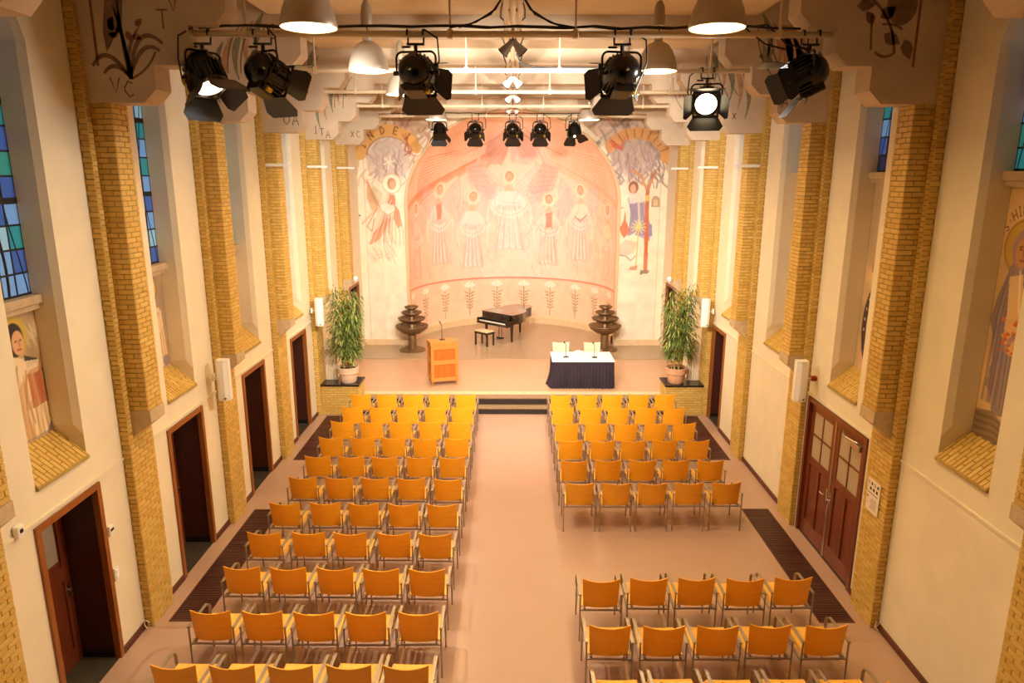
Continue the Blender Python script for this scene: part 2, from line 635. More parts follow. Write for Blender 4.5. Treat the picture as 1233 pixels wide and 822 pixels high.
# shared brick mesh (unit size, small bevel) used by sills and pilasters
BR = MB()
e = 0.03
BR.add([(-.5, -.5, -.5), (.5, -.5, -.5), (.5, .5, -.5), (-.5, .5, -.5), (-.5 + e, -.5 + 2 * e, .5), (.5 - e, -.5 + 2 * e, .5), (.5 - e, .5 - 2 * e, .5), (-.5 + e, .5 - 2 * e, .5)],
       [(4, 5, 6, 7), (0, 1, 5, 4), (1, 2, 6, 5), (2, 3, 7, 6), (3, 0, 4, 7)])
BRM = [mesh_of('brick', BR, m) for m in (BRICK_A, BRICK_B, BRICK_C)]


def frame_mat(o, u, v, n, sx, sy, sz):
    """matrix placing a unit brick: centre o, length along u, height along v, thickness along n"""
    M = Matrix.Identity(4)
    for i, (d, k) in enumerate(((u, sx), (v, sy), (n, sz))):
        for r in range(3):
            M[r][i] = d[r] * k
    for r in range(3):
        M[r][3] = o[r]
    return M


def bond(w, h, L, c, joint=0.009, half=True):
    """running bond cells (u0,u1,v0,v1) on a w x h face"""
    out = []
    r = 0
    v = 0.0
    while v < h - 0.02:
        v1 = min(v + c, h)
        u = -(L * 0.5 if (r % 2 and half) else 0.0)
        while u < w - 0.015:
            a, b = max(u, 0), min(u + L, w)
            if b - a > 0.03:
                out.append((a + joint / 2, b - joint / 2, v + joint / 2, v1 - joint / 2))
            u += L
        v = v1
        r += 1
    return out


def lay(parent, cells, O, u, v, n, t=0.010, single=False, mb=None):
    for a, b, c0, c1 in cells:
        ctr = Vector(O) + Vector(u) * (a + b) / 2 + Vector(v) * (c0 + c1) / 2 + Vector(n) * (t / 2 + random.uniform(-.0015, .0015))
        M = frame_mat(ctr, u, v, n, b - a, c1 - c0, t)
        if single:
            o = bpy.data.objects.new('brick', random.choice(BRM))
            COL.objects.link(o)
            o.parent = parent
            o.matrix_local = M
        else:
            mb.add(BR.v, BR.f, M, random.randrange(3))


# niche sills of sloping brick
for s in (-1, 1):
    for k in NICHES:
        yc = bay_c(k)
        X = 5.0 * s
        a = Vector((X - s * 0.035, yc - NHW, 2.80))
        b = Vector((X + s * (DEPTH + 0.02), yc - NHW, 3.13))
        sl = b - a
        mb = MB()
        y0, y1 = yc - NHW, yc + NHW
        mb.add([(a.x, y0, a.z - .012), (b.x, y0, b.z - .012), (b.x, y1, b.z - .012), (a.x, y1, a.z - .012),
                (a.x, y0, a.z - .04), (X + s * .01, y0, 2.76), (X + s * .01, y1, 2.76), (a.x, y1, a.z - .04)],
               [(0, 1, 2, 3), (0, 3, 7, 4), (4, 7, 6, 5), (0, 4, 5, 1), (3, 2, 6, 7)])
        sill = struct('sill', mb, MORTAR, WALLS[s])
        L = sl.length
        vd = Vector((0, 1, 0))
        ud = sl.normalized()
        nd = ud.cross(vd)
        if nd.z < 0:
            nd = -nd
        cells = bond(L, 2 * NHW, 0.19, 0.067)
        if k <= 0:
            lay(sill, cells, a + nd * -0.012, ud, vd, nd, 0.014, True)
        else:
            m2 = MB()
            lay(sill, cells, a + nd * -0.012, ud, vd, nd, 0.014, False, m2)
            o = obj('brickwork', m2, [BRICK_A, BRICK_B, BRICK_C], sill, kind='stuff')
        # ledge stone between painting and window
        z = LEDGE[s]
        x0, x1 = sorted((X + s * (DEPTH - 0.11), X + s * (DEPTH + 0.05)))
        lg = MB().bbox(x0, x1, yc - 0.43, yc + 0.43, z + 0.03, z + 0.13, 0.012)
        x0, x1 = sorted((X + s * (DEPTH - 0.07), X + s * (DEPTH + 0.05)))
        lg.box(x0, x1, yc - 0.425, yc + 0.425, z - 0.03, z + 0.035)
        struct('ledge', lg, STONE, WALLS[s])

# leaded windows
wi = 0
for s in (-1, 1):
    for k in NICHES:
        wi += 1
        yc = bay_c(k)
        z0 = LEDGE[s] + 0.12
        z1 = NZ1 + 0.02
        xw = 5.0 * s + s * (DEPTH + 0.02)
        win = empty_struct('window_%d' % wi, (xw, yc, z0))
        W_, H_ = 0.86, z1 - z0
        nc, nr = 4, int(round(H_ / 0.26))
        cw, ch = W_ / nc, H_ / nr
        lead = MB()
        for i in range(nc + 1):
            y = -W_ / 2 + i * cw
            lead.box(-0.012, 0.012, y - 0.008, y + 0.008, 0, H_)
        for j in range(nr + 1):
            t = 0.034 if j % 4 == 0 else 0.010
            lead.box(-0.016, 0.016, -W_ / 2, W_ / 2, j * ch - t, j * ch + t)
        # flowing dark motif across the lights
        for q in range(3):
            pts = [(0, -W_ / 2 + W_ * (0.15 + 0.35 * q + 0.12 * math.sin(z * 2.2 + q)), z) for z in np.linspace(0, H_, 24)]
            lead.tube(pts, 0.02 if q == 1 else 0.011, 5)
        obj('lead_bars', lead, LEAD, win)
        pane0 = {}
        for j in range(nr):
            for i in range(nc):
                mi = random.choice([0, 0, 1, 1, 2, 2, 2, 3, 3, 5, 6])
                if mi not in pane0:
                    pane0[mi] = mesh_of('pane', MB().box(-0.004, 0.004, -cw / 2 + .004, cw / 2 - .004, -ch / 2 + .004, ch / 2 - .004), PANES[mi])
                obj('pane', pane0[mi], None, win, loc=(0, -W_ / 2 + (i + .5) * cw, (j + .5) * ch))
# closing boxes behind the niches (outer wall skin)
for s, nm in ((-1, 'left'), (1, 'right')):
    mb = MB()
    x0, x1 = sorted((5.0 * s + s * (DEPTH + 0.10), 5.0 * s + s * (DEPTH + 0.14)))
    for k in NICHES:
        yc = bay_c(k)
        mb.box(x0, x1, yc - .6, yc + .6, 2.5, 8.3)
    struct('outer_skin', mb, PLASTER, WALLS[s])

# ------------------------------------------------------------------ doors
dn = 0


def lever(parent, M):
    mb = MB().tube([(0, 0, 0), (0, -0.06, 0), (0.03, -0.075, 0), (0.13, -0.075, 0)], 0.011, 8, M=M)
    mb.box(-0.022, 0.022, -0.012, 0, -0.10, 0.06, M=M)
    return obj('handle', mb, CHROME, parent, True)


def recess_door(s, y0, y1, z1, z0, leaf_light=False):
    """deep dark recess with the leaf at its back; local x = depth into the wall"""
    global dn
    dn += 1
    X = 5.0 * s
    d = empty_struct('door_%d' % dn, (X, (y0 + y1) / 2, z0))
    w, h, dp = y1 - y0, z1 - z0, 0.50
    hw = w / 2

    def bx(mb, x0, x1, a, b, c, e_, m=0):
        q0, q1 = sorted((s * x0, s * x1))
        return mb.box(q0, q1, a, b, c, e_)
    fr = MB()
    for a, b in ((-hw - .055, -hw + .02), (hw - .02, hw + .055)):
        bx(fr, -0.028, 0.05, a, b, 0, h + .055)
    bx(fr, -0.026, 0.05, -hw + .02, hw - .02, h - .02, h + .055)
    obj('door_frame', fr, DFRAME, d)
    rv = MB()
    bx(rv, 0.02, dp, hw, hw + .03, 0, h)
    bx(rv, 0.02, dp, -hw - .03, -hw, 0, h)
    bx(rv, 0.02, dp, -hw, hw, h, h + .03)
    bx(rv, dp + .04, dp + .07, -hw - .03, hw + .03, 0, h + .03)
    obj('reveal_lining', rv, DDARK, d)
    pl = MB()
    bx(pl, 0.03, dp, hw - .012, hw + .004, 0, 0.10)
    bx(pl, 0.03, dp, -hw - .004, -hw + .012, 0, 0.10)
    obj('plinth', pl, PLINTH, d)
    fl = MB()
    bx(fl, 0.0, dp + .05, -hw, hw, -0.1, 0.004)
    obj('threshold_tile', fl, TILE, d)
    # leaf
    lf = MB()
    bx(lf, dp - .01, dp + .03, -hw + .01, hw - .01, 0.01, h - .01)
    leaf = obj('door_leaf', lf, DWOOD, d)
    g = MB()
    bx(g, dp - .018, dp - .008, -hw + .16, hw - .16, h * .62, h * .90)
    obj('pane', g, GLASSP, leaf)
    rl = MB()
    for a, b, c, e_ in ((-hw + .01, -hw + .13, .01, h - .01), (hw - .13, hw - .01, .01, h - .01), (-hw + .13, hw - .13, .01, .22),
                        (-hw + .13, hw - .13, h * .5, h * .58), (-hw + .13, hw - .13, h - .16, h - .01)):
        bx(rl, dp - .03, dp, a, b, c, e_)
    obj('stile_and_rail', rl, DWOOD, leaf)
    M = Matrix.Translation((s * (dp - .03), hw - 0.09, h * .44)) @ Matrix.Rotation(-s * PI / 2, 4, 'Z')
    if s < 0:
        M = Matrix.Translation((s * (dp - .03), hw - 0.09, h * .44)) @ Matrix.Rotation(PI / 2, 4, 'Z') @ Matrix.Scale(-1, 4, (1, 0, 0))
    lever(leaf, M)
    return d


for s in (-1, 1):
    for (a, b, z, z0) in DOORS[s]:
        if s == 1 and a < 10:
            continue
        recess_door(s, a, b, z, z0)

# double door on the right wall
dn += 1
y0, y1, z1, _ = DOORS[1][0]
yc, hw, h = (y0 + y1) / 2, (y1 - y0) / 2, z1
dd = empty_struct('door_%d' % dn, (5.0, yc, 0))
fr = MB()
for a, b in ((-hw - .04, -hw + .04), (hw - .04, hw + .04)):
    fr.box(-0.03, 0.12, a, b, 0, h + .05)
fr.box(-0.028, 0.12, -hw + .04, hw - .04, h - .03, h + .05)
obj('door_frame', fr, DWOOD, dd)
obj('white_edge_strip', MB().box(-0.034, 0.0, hw + .04, hw + .055, 0, h + .05), WHITEP, dd)
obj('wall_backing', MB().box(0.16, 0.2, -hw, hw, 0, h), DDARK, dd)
obj('threshold', MB().box(-.0, 0.16, -hw, hw, -.05, 0.004), TILE, dd)
for side in (-1, 1):
    a, b = (-hw + .04, -0.012) if side < 0 else (0.012, hw - .04)
    w = b - a
    leaf = obj('door_leaf', MB().box(0.045, 0.075, a, b, 0.012, h - .035), DWOOD, dd, label='mahogany door leaf with four frosted panes')
    st_ = 0.12
    rl = MB()
    for p, q, c, e_ in ((a, a + st_, .012, h - .035), (b - st_, b, .012, h - .035), (a + st_, b - st_, .012, .27), (a + st_, b - st_, 1.28, 1.42), (a + st_, b - st_, h - .16, h - .035)):
        rl.bbox(0.02, 0.06, p, q, c, e_, 0.006)
    m_ = (a + b) / 2
    rl.bbox(0.02, 0.06, m_ - .045, m_ + .045, .27, 1.28, 0.006)
    obj('stile_and_rail', rl, DWOOD, leaf)
    for p, q in ((a + st_, m_ - .045), (m_ + .045, b - st_)):
        obj('panel', MB().bbox(0.038, 0.06, p + .03, q - .03, .30, 1.25, 0.012), DWOOD, leaf)
    zz0, zz1 = 1.42, h - .16
    zm = (zz0 + zz1) / 2
    mu = MB()
    mu.box(0.026, 0.05, m_ - .014, m_ + .014, zz0, zz1)
    mu.box(0.026, 0.05, a + st_, b - st_, zm - .014, zm + .014)
    obj('glazing_bar', mu, DWOOD, leaf)
    for p, q in ((a + st_, m_ - .014), (m_ + .014, b - st_)):
        for c, e_ in ((zz0, zm - .014), (zm + .014, zz1)):
            obj('pane', MB().box(0.036, 0.042, p, q, c, e_), GLASSP, leaf)
    hb = MB()
    yh = b - .055 if side < 0 else a + .055
    hb.bbox(0.005, 0.022, yh - .022, yh + .022, 0.92, 1.16, 0.004)
    hb.tube([(0.02, yh, 1.06), (-0.045, yh, 1.06), (-0.055, yh - side * -0.02, 1.06), (-0.055, yh + side * .12, 1.06)], 0.011, 8)
    obj('handle', hb, CHROME, leaf, True)
obj('meeting_strip', MB().bbox(0.008, 0.03, -0.02, 0.02, 0.012, h - .035, 0.004), STEEL, dd, label='pale metal meeting strip')
cl_ = MB().bbox(-0.05, 0.02, -hw + .10, -hw + .36, h - .21, h - .13, 0.01)
cl_.tube([(-0.02, -hw + .22, h - .12), (-0.10, -hw + .45, h - .10), (-0.02, -hw + .66, h - .09)], 0.012, 6)
cl_.tube([(-0.02, -hw + .30, h - .13), (-0.08, -hw + .50, h - .13), (-0.02, -hw + .62, h - .13)], 0.009, 6)
obj('door_closer', cl_, STEEL, dd)

# ------------------------------------------------------------------ end wall, apse
AZ, AA, AB = 5.03, 3.45, 2.95


def arch_half(z):
    z = np.asarray(z, float)
    t = np.clip((z - AZ) / AB, 0, 1)
    return np.where(z < AZ, AA, AA * np.sqrt(np.clip(1 - t * t, 0, 1)))


def lily(P, cx, z0, z1, sc=1.0):
    g = (150, 128, 80)
    P.stroke([(cx, z0), (cx, z1 - .22)], .022, g, .85)
    n = 6
    for i in range(n):
        z = z0 + .25 + (z1 - .5 - z0 - .25) * i / (n - 1)
        l = .16 * (0.75 + .45 * i / (n - 1)) * sc
        for sd in (-1, 1):
            P.poly([(cx, z - .01), (cx + sd * l * .55, z + .075), (cx + sd * l * 1.2, z + .085), (cx + sd * l * .6, z + .015)], g, .9)
    w = (250, 238, 218)
    for a in (-70, -35, 0, 35, 70):
        r = math.radians(a)
        P.poly([(cx, z1 - .27), (cx + math.sin(r - .25) * .2, z1 - .22 + math.cos(r - .25) * .16), (cx + math.sin(r) * .27, z1 - .22 + math.cos(r) * .22),
                (cx + math.sin(r + .25) * .2, z1 - .22 + math.cos(r + .25) * .16)], w, .9)


def halo_head(P, x, z, r, skin=(226, 166, 130), hair=(190, 128, 92), halo=(250, 222, 190)):
    P.ell(x, z, r * 1.75, r * 1.75, halo, .6, soft=.12)
    P.ring(x, z, r * 1.75, r * .10, (226, 172, 134), .45)
    P.ell(x, z + r * .12, r * .92, r * 1.1, hair, .8, soft=.15)
    P.ell(x, z - r * .12, r * .66, r * .92, skin, .9, soft=.15)
    for sd in (-1, 1):
        P.ell(x + sd * r * .26, z, r * .11, r * .06, (130, 84, 64), .7)
    P.stroke([(x, z - .02), (x, z - r * .32)], r * .1, (200, 136, 106), .6)
    P.stroke([(x - r * .18, z - r * .56), (x + r * .18, z - r * .56)], r * .1, (186, 100, 84), .7)


def angel(P, x, zh, zf, w, robe, fold, wing, skin=(232, 176, 138), tilt=0.0, sash=None, wide=1.0):
    """standing winged figure facing out of the wall; head at zh, hem at zf"""
    H = zh - zf
    r = H * .062
    for sd in (-1, 1):
        wp = [(x + sd * .10 * w, zh - .16 * H), (x + sd * .55 * w, zh + .06 * H), (x + sd * .82 * w, zh + .17 * H), (x + sd * .95 * w, zh - .02 * H),
              (x + sd * .9 * w, zh - .22 * H), (x + sd * .62 * w, zh - .42 * H), (x + sd * .30 * w, zh - .5 * H)]
        P.poly(wp, wing, .30)
        for q in range(6):
            t = q / 5
            P.stroke([(x + sd * (.3 + .1 * t) * w, zh - (.12 + .3 * t) * H), (x + sd * (.6 + .3 * (1 - t)) * w, zh + (.08 - .36 * t) * H)], .012, fold, .3)
        P.stroke(wp[:5], .016, fold, .4)
    # robe
    P.poly([(x - .20 * w, zh - .2 * H), (x + .20 * w, zh - .2 * H), (x + .30 * w, zh - .55 * H), (x + .42 * w, zf), (x + .2 * w, zf - .02), (x, zf + .02), (x - .22 * w, zf - .03), (x - .42 * w, zf), (x - .30 * w, zh - .55 * H)], robe, .7)
    for q in range(13):
        t = -1 + 2 * q / 12
        j = .06 * math.sin(q * 2.3 + x)
        c = [fold, (252, 232, 214), tuple(.5 * a_ + .5 * b_ for a_, b_ in zip(fold, robe))][q % 3]
        P.stroke([(x + t * .15 * w, zh - .40 * H), (x + (t + j) * .25 * w, zh - .62 * H), (x + (t + j) * .36 * w, zf + .04 + .06 * (q % 3))], .022, c, .5, .035)
    P.stroke([(x - .42 * w, zf), (x - .22 * w, zf - .03), (x, zf + .02), (x + .2 * w, zf - .02), (x + .42 * w, zf)], .012, fold, .5)
    for sd in (-1, 1):
        P.stroke([(x + sd * .2 * w, zh - .2 * H), (x + sd * .30 * w, zh - .55 * H), (x + sd * .42 * w, zf)], .012, fold, .45)
    # arms and sleeves holding a swag of cloth
    for sd in (-1, 1):
        P.poly([(x + sd * .16 * w, zh - .16 * H), (x + sd * .34 * w, zh - .22 * H), (x + sd * .58 * wide * w, zh - .34 * H), (x + sd * .5 * wide * w, zh - .46 * H), (x + sd * .2 * w, zh - .34 * H)], robe, .9)
        P.stroke([(x + sd * .18 * w, zh - .17 * H), (x + sd * .4 * w, zh - .27 * H), (x + sd * .56 * wide * w, zh - .36 * H)], .014, fold, .6)
        P.ell(x + sd * .58 * wide * w, zh - .37 * H, .05 * w, .035 * H, skin, .9)
    sw = sash or (250, 226, 206)
    P.poly([(x - .6 * wide * w, zh - .34 * H), (x - .3 * w, zh - .44 * H), (x, zh - .47 * H), (x + .3 * w, zh - .44 * H), (x + .6 * wide * w, zh - .34 * H),
            (x + .45 * w, zh - .5 * H), (x + .1 * w, zh - .57 * H), (x - .1 * w, zh - .57 * H), (x - .45 * w, zh - .5 * H)], sw, .55)
    P.stroke([(x - .58 * wide * w, zh - .35 * H), (x - .28 * w, zh - .49 * H), (x, zh - .53 * H), (x + .28 * w, zh - .49 * H), (x + .58 * wide * w, zh - .35 * H)], .016, fold, .55)
    for sd in (-1, 1):
        P.stroke([(x + sd * .58 * wide * w, zh - .36 * H), (x + sd * .62 * wide * w, zh - .55 * H), (x + sd * .56 * wide * w, zh - .68 * H)], .05 * w, sw, .6)
    P.poly([(x - .06 * w, zh - .08 * H), (x + .06 * w, zh - .08 * H), (x + .14 * w, zh - .19 * H), (x - .14 * w, zh - .19 * H)], skin, .9)
    halo_head(P, x + tilt, zh, r, skin)


def paint_apse(u, z):
    """u = angle along the apse in degrees, painted at the radius of the drum"""
    K = 3.45 * PI / 180
    x = u * K
    base = (250, 216, 186)
    P = Paint(x, z, base)
    P.mottle(.06, .8, 3)
    # rosy wash of the vault and the sides
    P.ell(-3.6, 5.6, 2.2, 3.0, (238, 170, 126), .5, soft=.9)
    P.ell(3.8, 5.6, 1.6, 2.6, (240, 184, 146), .5, soft=.9)
    P.ell(0, 4.4, 2.4, 2.2, (250, 206, 190), .5, soft=.8)
    # rays
    for a in range(-84, 85, 6):
        r = math.radians(a)
        c = (222, 140, 98) if a < 0 else (226, 172, 128)
        x0, z0 = math.sin(r) * 1.0, 6.7 - abs(math.sin(r)) * .1
        P.poly([(math.sin(r) * .9, 7.2 - .5 * (1 - math.cos(r))), (math.sin(r - .02) * 5.6, 7.4 - 2.4 * abs(math.sin(r)) ** 1.6 - .9 * math.cos(r)), (math.sin(r + .024) * 5.6, 7.3 - 2.4 * abs(math.sin(r)) ** 1.6 - .9 * math.cos(r))], c, .5)
    for a in range(14):
        t = a / 13
        for sd in (-1, 1):
            c = (214, 132, 92) if sd < 0 else (220, 162, 118)
            P.poly([(sd * (.9 + .5 * t), 7.1 - .7 * t), (sd * (4.6 - .3 * t), 6.55 - 1.55 * t), (sd * (4.6 - .3 * t), 6.48 - 1.58 * t)], c, .55)
    # great circle about the middle figure and a second curved band
    P.ring(0, 6.3, 1.5, .10, (236, 190, 176), .8)
    P.ring(0, 6.3, 1.32, .04, (214, 150, 132), .7)
    P.ell(.55, 6.9, .62, .5, (240, 190, 178), .7)
    P.ell(-.75, 6.85, .5, .45, (214, 158, 140), .6)
    for sd in (-1, 1):
        P.stroke([(sd * .3, 7.5), (sd * 1.3, 7.1), (sd * 2.3, 6.7)], .05, (212, 150, 130), .6)
    # checker wings of the middle figure
    for sd in (-1, 1):
        P.poly([(sd * .55, 5.6), (sd * 1.3, 6.5), (sd * 2.0, 6.3), (sd * 1.6, 5.5), (sd * 1.0, 4.9)], (222, 178, 158), .7)
        for q in range(8):
            P.stroke([(sd * (.7 + .09 * q), 5.3 + .02 * q), (sd * (1.3 + .08 * q), 6.42 - .03 * q)], .016, (176, 130, 120), .5)
        for q in range(6):
            P.stroke([(sd * (.75 + .08 * q), 5.35 + .2 * q), (sd * (1.6 + .05 * q), 5.5 + .15 * q)], .014, (176, 130, 120), .45)
    w = (240, 200, 184)
    for (a, zh, zf, sc, robe, fold, wing, tl) in (
            (-74, 4.85, 2.5, .75, (240, 196, 168), (196, 128, 100), (222, 168, 150), .02),
            (72, 4.8, 2.4, .75, (246, 208, 170), (206, 152, 112), (226, 190, 160), -.02),
            (-50.3, 5.46, 2.85, 1.05, (250, 204, 186), (198, 134, 120), (214, 168, 164), .03),
            (45.8, 5.45, 2.95, 1.02, (248, 216, 190), (176, 146, 138), (200, 178, 180), 0),
            (-25.8, 5.2, 2.6, 1.0, (252, 214, 198), (206, 148, 132), (226, 180, 166), .04),
            (23.2, 5.11, 2.7, .95, (250, 212, 188), (196, 142, 122), (216, 176, 164), 0),
            (-2.1, 5.93, 3.25, 1.35, (252, 220, 206), (204, 152, 138), (226, 186, 178), 0)):
        angel(P, a * K, zh, zf, sc, robe, fold, wing, tilt=tl)
        if a == -50.3 or a == 23.2:
            P.poly([(a * K - .13, zh - .5), (a * K + .15, zh - .45), (a * K + .12, zh - 1.0), (a * K - .1, zh - 1.05)], (222, 116, 84), .75)
        if a == 45.8:
            P.stroke([(a * K - .25, zh - .95), (a * K, zh - 1.08), (a * K + .3, zh - .85)], .03, (130, 96, 90), .8)
    # soft bluish grey strokes about the figures
    for i in range(120):
        a = rng.uniform(-5, 5)
        zz = rng.uniform(2.5, 5.6)
        P.stroke([(a, zz), (a + rng.uniform(-.15, .15), zz - .25), (a + rng.uniform(-.2, .2), zz - .5)], .012, [(176, 138, 142), (206, 146, 120), (160, 136, 148)][i % 3], .45)
    # lily band
    m = z < 2.15
    P.mix(m.astype(float), (246, 198, 160), .75)
    P.stroke([(-5.6, 2.15), (5.6, 2.15)], .05, (222, 120, 96), .9)
    for a in (-83, -65, -46.5, -28.2, -10, 7.4, 24.7, 43, 60, 78):
        lily(P, a * K, .75, 2.08)
    # weathered fresco: brushy unevenness and fading
    fade = .92 + .2 * (smooth_noise(x + 20, z + 20, 1.1, 77) - .5)
    P.c = P.c * fade[:, None] + np.array((250, 216, 186.)) * (1 - fade)[:, None]
    P.mottle(.05, 5.0, 91)
    # border along the arch
    e = 90 * K
    P.mix(((np.abs(u) > 87.5)).astype(float), (232, 176, 130), .8)
    return P


def apse_pos(U, V):
    th = (U - .5) * PI
    z = ZS + V * (AZ + AB - 0.004 - ZS)
    # finer rows towards the crown
    a = arch_half(z)
    return np.stack([a * np.sin(th), 23.4 + a * np.cos(th), z], 1)


apse = paint_grid('wall_apse', 440, 300, apse_pos, paint_apse, st=lambda U, V: ((U - .5) * 180, ZS + V * (AZ + AB - ZS)))
apse['kind'] = 'structure'
# straight reveal of the arch between end wall and apse
mb = MB()
zs = list(np.linspace(ZS, AZ, 3)) + [AZ + AB * math.sin(t) for t in np.linspace(.05, PI / 2, 24)]
prof = [(-float(arch_half(z)), z) for z in zs] + [(float(arch_half(z)), z) for z in zs[::-1][1:]]
n = len(prof)
mb.add([(x, YB - .002, z) for x, z in prof] + [(x, 23.4, z) for x, z in prof], [(i, i + 1, i + 1 + n, i + n) for i in range(n - 1)])
struct('trim_arch', mb, PLASTER, None, True)
rim = MB().tube([(x * 1.008, YB - 0.012, z + (.02 if z > AZ else 0)) for x, z in prof], .035, 6)
struct('trim_arch_moulding', rim, SKIRT, None, True)
# curved skirting
mb = MB()
pr = []
for a in np.linspace(0, PI, 49):
    pr.append((math.cos(a), math.sin(a)))
vs, fs = [], []
for c, s_ in pr:
    for r, z in ((3.46, ZS), (3.38, ZS), (3.38, .62), (3.43, .66), (3.46, .66)):
        vs.append((r * c, 23.4 + r * s_, z))
for i in range(len(pr) - 1):
    for j in range(4):
        fs.append((i * 5 + j, i * 5 + j + 1, i * 5 + 5 + j + 1, i * 5 + 5 + j))
mb.add(vs, fs)
struct('baseboard_apse', mb, SKIRT, None, True)


def paint_endwall(x, z):
    base = (246, 232, 206)
    P = Paint(x, z, base)
    P.mottle(.05, .7, 9)
    # upper clouds and dark washes
    P.poly([(-5, 5.9), (-4.85, 6.7), (-4.1, 7.4), (-3.1, 7.2), (-2.3, 7.6), (-2, 8.4), (-5, 8.4)], (206, 176, 142), .75)
    P.poly([(5, 6.0), (4.8, 6.6), (4.0, 6.3), (3.2, 6.4), (2.9, 7.0), (2.2, 7.6), (2, 8.4), (5, 8.4)], (194, 164, 140), .75)
    for i in range(190):
        sd = -1 if i % 2 else 1
        a = sd * rng.uniform(2.6, 4.9)
        zz = rng.uniform(6.0, 8.2)
        c = [(150, 130, 130), (178, 126, 104), (132, 112, 104), (206, 170, 140)][i % 4]
        P.stroke([(a, zz), (a + rng.uniform(-.2, .2), zz - .18), (a + rng.uniform(-.25, .25), zz - .4)], .03, c, .6, .03)
    # ---- saint on the doorway side
    X0 = -3.95
    arc = [(X0 + 1.0 * math.cos(t) * .92, 6.55 + .82 * math.sin(t)) for t in np.linspace(.35, PI - .1, 20)]
    P.stroke(arc, .34, (226, 170, 92), .95)
    P.stroke([(a, b) for a, b in [(X0 + .92 * .78 * math.cos(t), 6.55 + .62 * math.sin(t)) for t in np.linspace(.2, PI - .1, 20)]], .03, (150, 104, 84), .8)
    P.ell(X0, 6.45, .62, .6, (206, 186, 170), .7, soft=.3)
    for i in range(26):
        a, b = X0 + rng.uniform(-.5, .5), rng.uniform(6.0, 6.9)
        P.stroke([(a, b), (a + rng.uniform(-.1, .1), b - .2), (a + rng.uniform(-.15, .15), b - .35)], .02, [(166, 146, 150), (226, 204, 184), (150, 126, 120)][i % 3], .6)
    txt = 'INDEI'
    for i, ch in enumerate(txt):
        t = PI - .45 - i * .46
        for stx in glyph_strokes(ch, X0 + .93 * math.cos(t), 6.55 + .83 * math.sin(t), .22, t - PI / 2):
            P.stroke(stx, .022, (112, 66, 44), .95)
    for q in range(6):
        P.stroke([(X0, 6.38), (X0 + .2 * math.cos(q * PI / 3 + .3), 6.38 + .2 * math.sin(q * PI / 3 + .3))], .03, (248, 232, 200), .9)
    for q in range(3):
        P.stroke([(-3.5 + .1 * q, 7.25), (-3.2 - .12 * q, 6.75), (-3.45 + .16 * q, 6.6)], .025, (176, 84, 66), .8)
    # wing, robe, figure leaning
    P.poly([(-4.35, 5.2), (-4.7, 5.9), (-4.72, 5.3), (-4.6, 4.9), (-4.3, 4.75)], (226, 172, 122), .8)
    P.poly([(-4.2, 5.4), (-4.55, 5.75), (-4.5, 5.2), (-4.3, 4.9)], (206, 190, 150), .6)
    P.poly([(-4.05, 5.45), (-3.85, 5.45), (-3.72, 5.1), (-3.85, 4.6), (-4.3, 4.0), (-4.65, 3.75), (-4.75, 3.8), (-4.45, 4.5), (-4.4, 5.0)], (246, 214, 184), .95)
    P.poly([(-3.98, 5.4), (-3.8, 5.35), (-3.8, 5.0), (-4.1, 4.95)], (214, 130, 92), .85)
    P.poly([(-4.1, 4.65), (-3.95, 4.6), (-4.35, 3.95), (-4.7, 3.75), (-4.55, 4.15)], (224, 138, 100), .9)
    P.poly([(-3.82, 5.05), (-3.7, 4.9), (-3.6, 4.4), (-3.75, 4.3), (-3.88, 4.6)], (222, 142, 104), .85)
    for q in range(7):
        P.stroke([(-4.12 + .07 * q, 4.7), (-4.3 + .12 * q, 4.2), (-4.35 + .13 * q, 3.75)], .016, (198, 160, 128), .7)
    P.stroke([(-4.4, 4.95), (-4.75, 4.6), (-4.9, 4.45)], .06, (232, 190, 160), .9)
    P.stroke([(-4.4, 4.95), (-4.75, 4.35), (-4.6, 4.2), (-4.5, 4.6)], .02, (190, 120, 90), .7)
    P.stroke([(-4.1, 4.75), (-4.6, 3.8)], .02, (180, 96, 70), .7)
    P.ell(-3.9, 5.72, .3, .3, (250, 240, 214), .95, soft=.05)
    P.ring(-3.9, 5.72, .3, .02, (226, 180, 130), .8)
    P.ell(-3.9, 5.72, .13, .17, (198, 140, 96), .95)
    P.ell(-3.87, 5.68, .09, .13, (232, 176, 140), 1)
    for q in range(10):
        t = q / 9
        P.stroke([(-4.0 + .02 * q, 5.4 - .05 * q), (-4.15 + .02 * q, 4.9), (-4.45 + .05 * q, 4.2), (-4.68 + .09 * q, 3.82)], .014, [(206, 150, 122), (252, 232, 206), (186, 122, 98)][q % 3], .55, .025)
    P.poly([(-4.42, 4.98), (-4.05, 4.72), (-3.82, 4.86), (-3.84, 5.02), (-4.1, 5.1)], (250, 234, 212), .85)
    P.stroke([(-4.42, 4.98), (-4.05, 4.72), (-3.82, 4.86)], .014, (196, 140, 110), .6)
    for q in range(6):
        P.stroke([(-4.28 - .02 * q, 4.95 + .03 * q), (-4.62 - .01 * q, 5.2 + .11 * q)], .014, [(176, 146, 112), (214, 140, 96)][q % 2], .6)
    for i in range(24):
        a = rng.uniform(-4.75, -3.9)
        P.stroke([(a, rng.uniform(3.3, 3.75)), (a + .12, rng.uniform(3.1, 3.5))], .02, (206, 176, 150), .6)
    # ---- saint on the double-door side
    X1 = 3.95
    P.stroke([(X1 + .95 * math.cos(t), 6.5 + .8 * math.sin(t)) for t in np.linspace(.05, PI - .5, 20)], .34, (214, 156, 92), .95)
    P.ell(X1 - .05, 6.5, .62, .5, (196, 172, 160), .7, soft=.3)
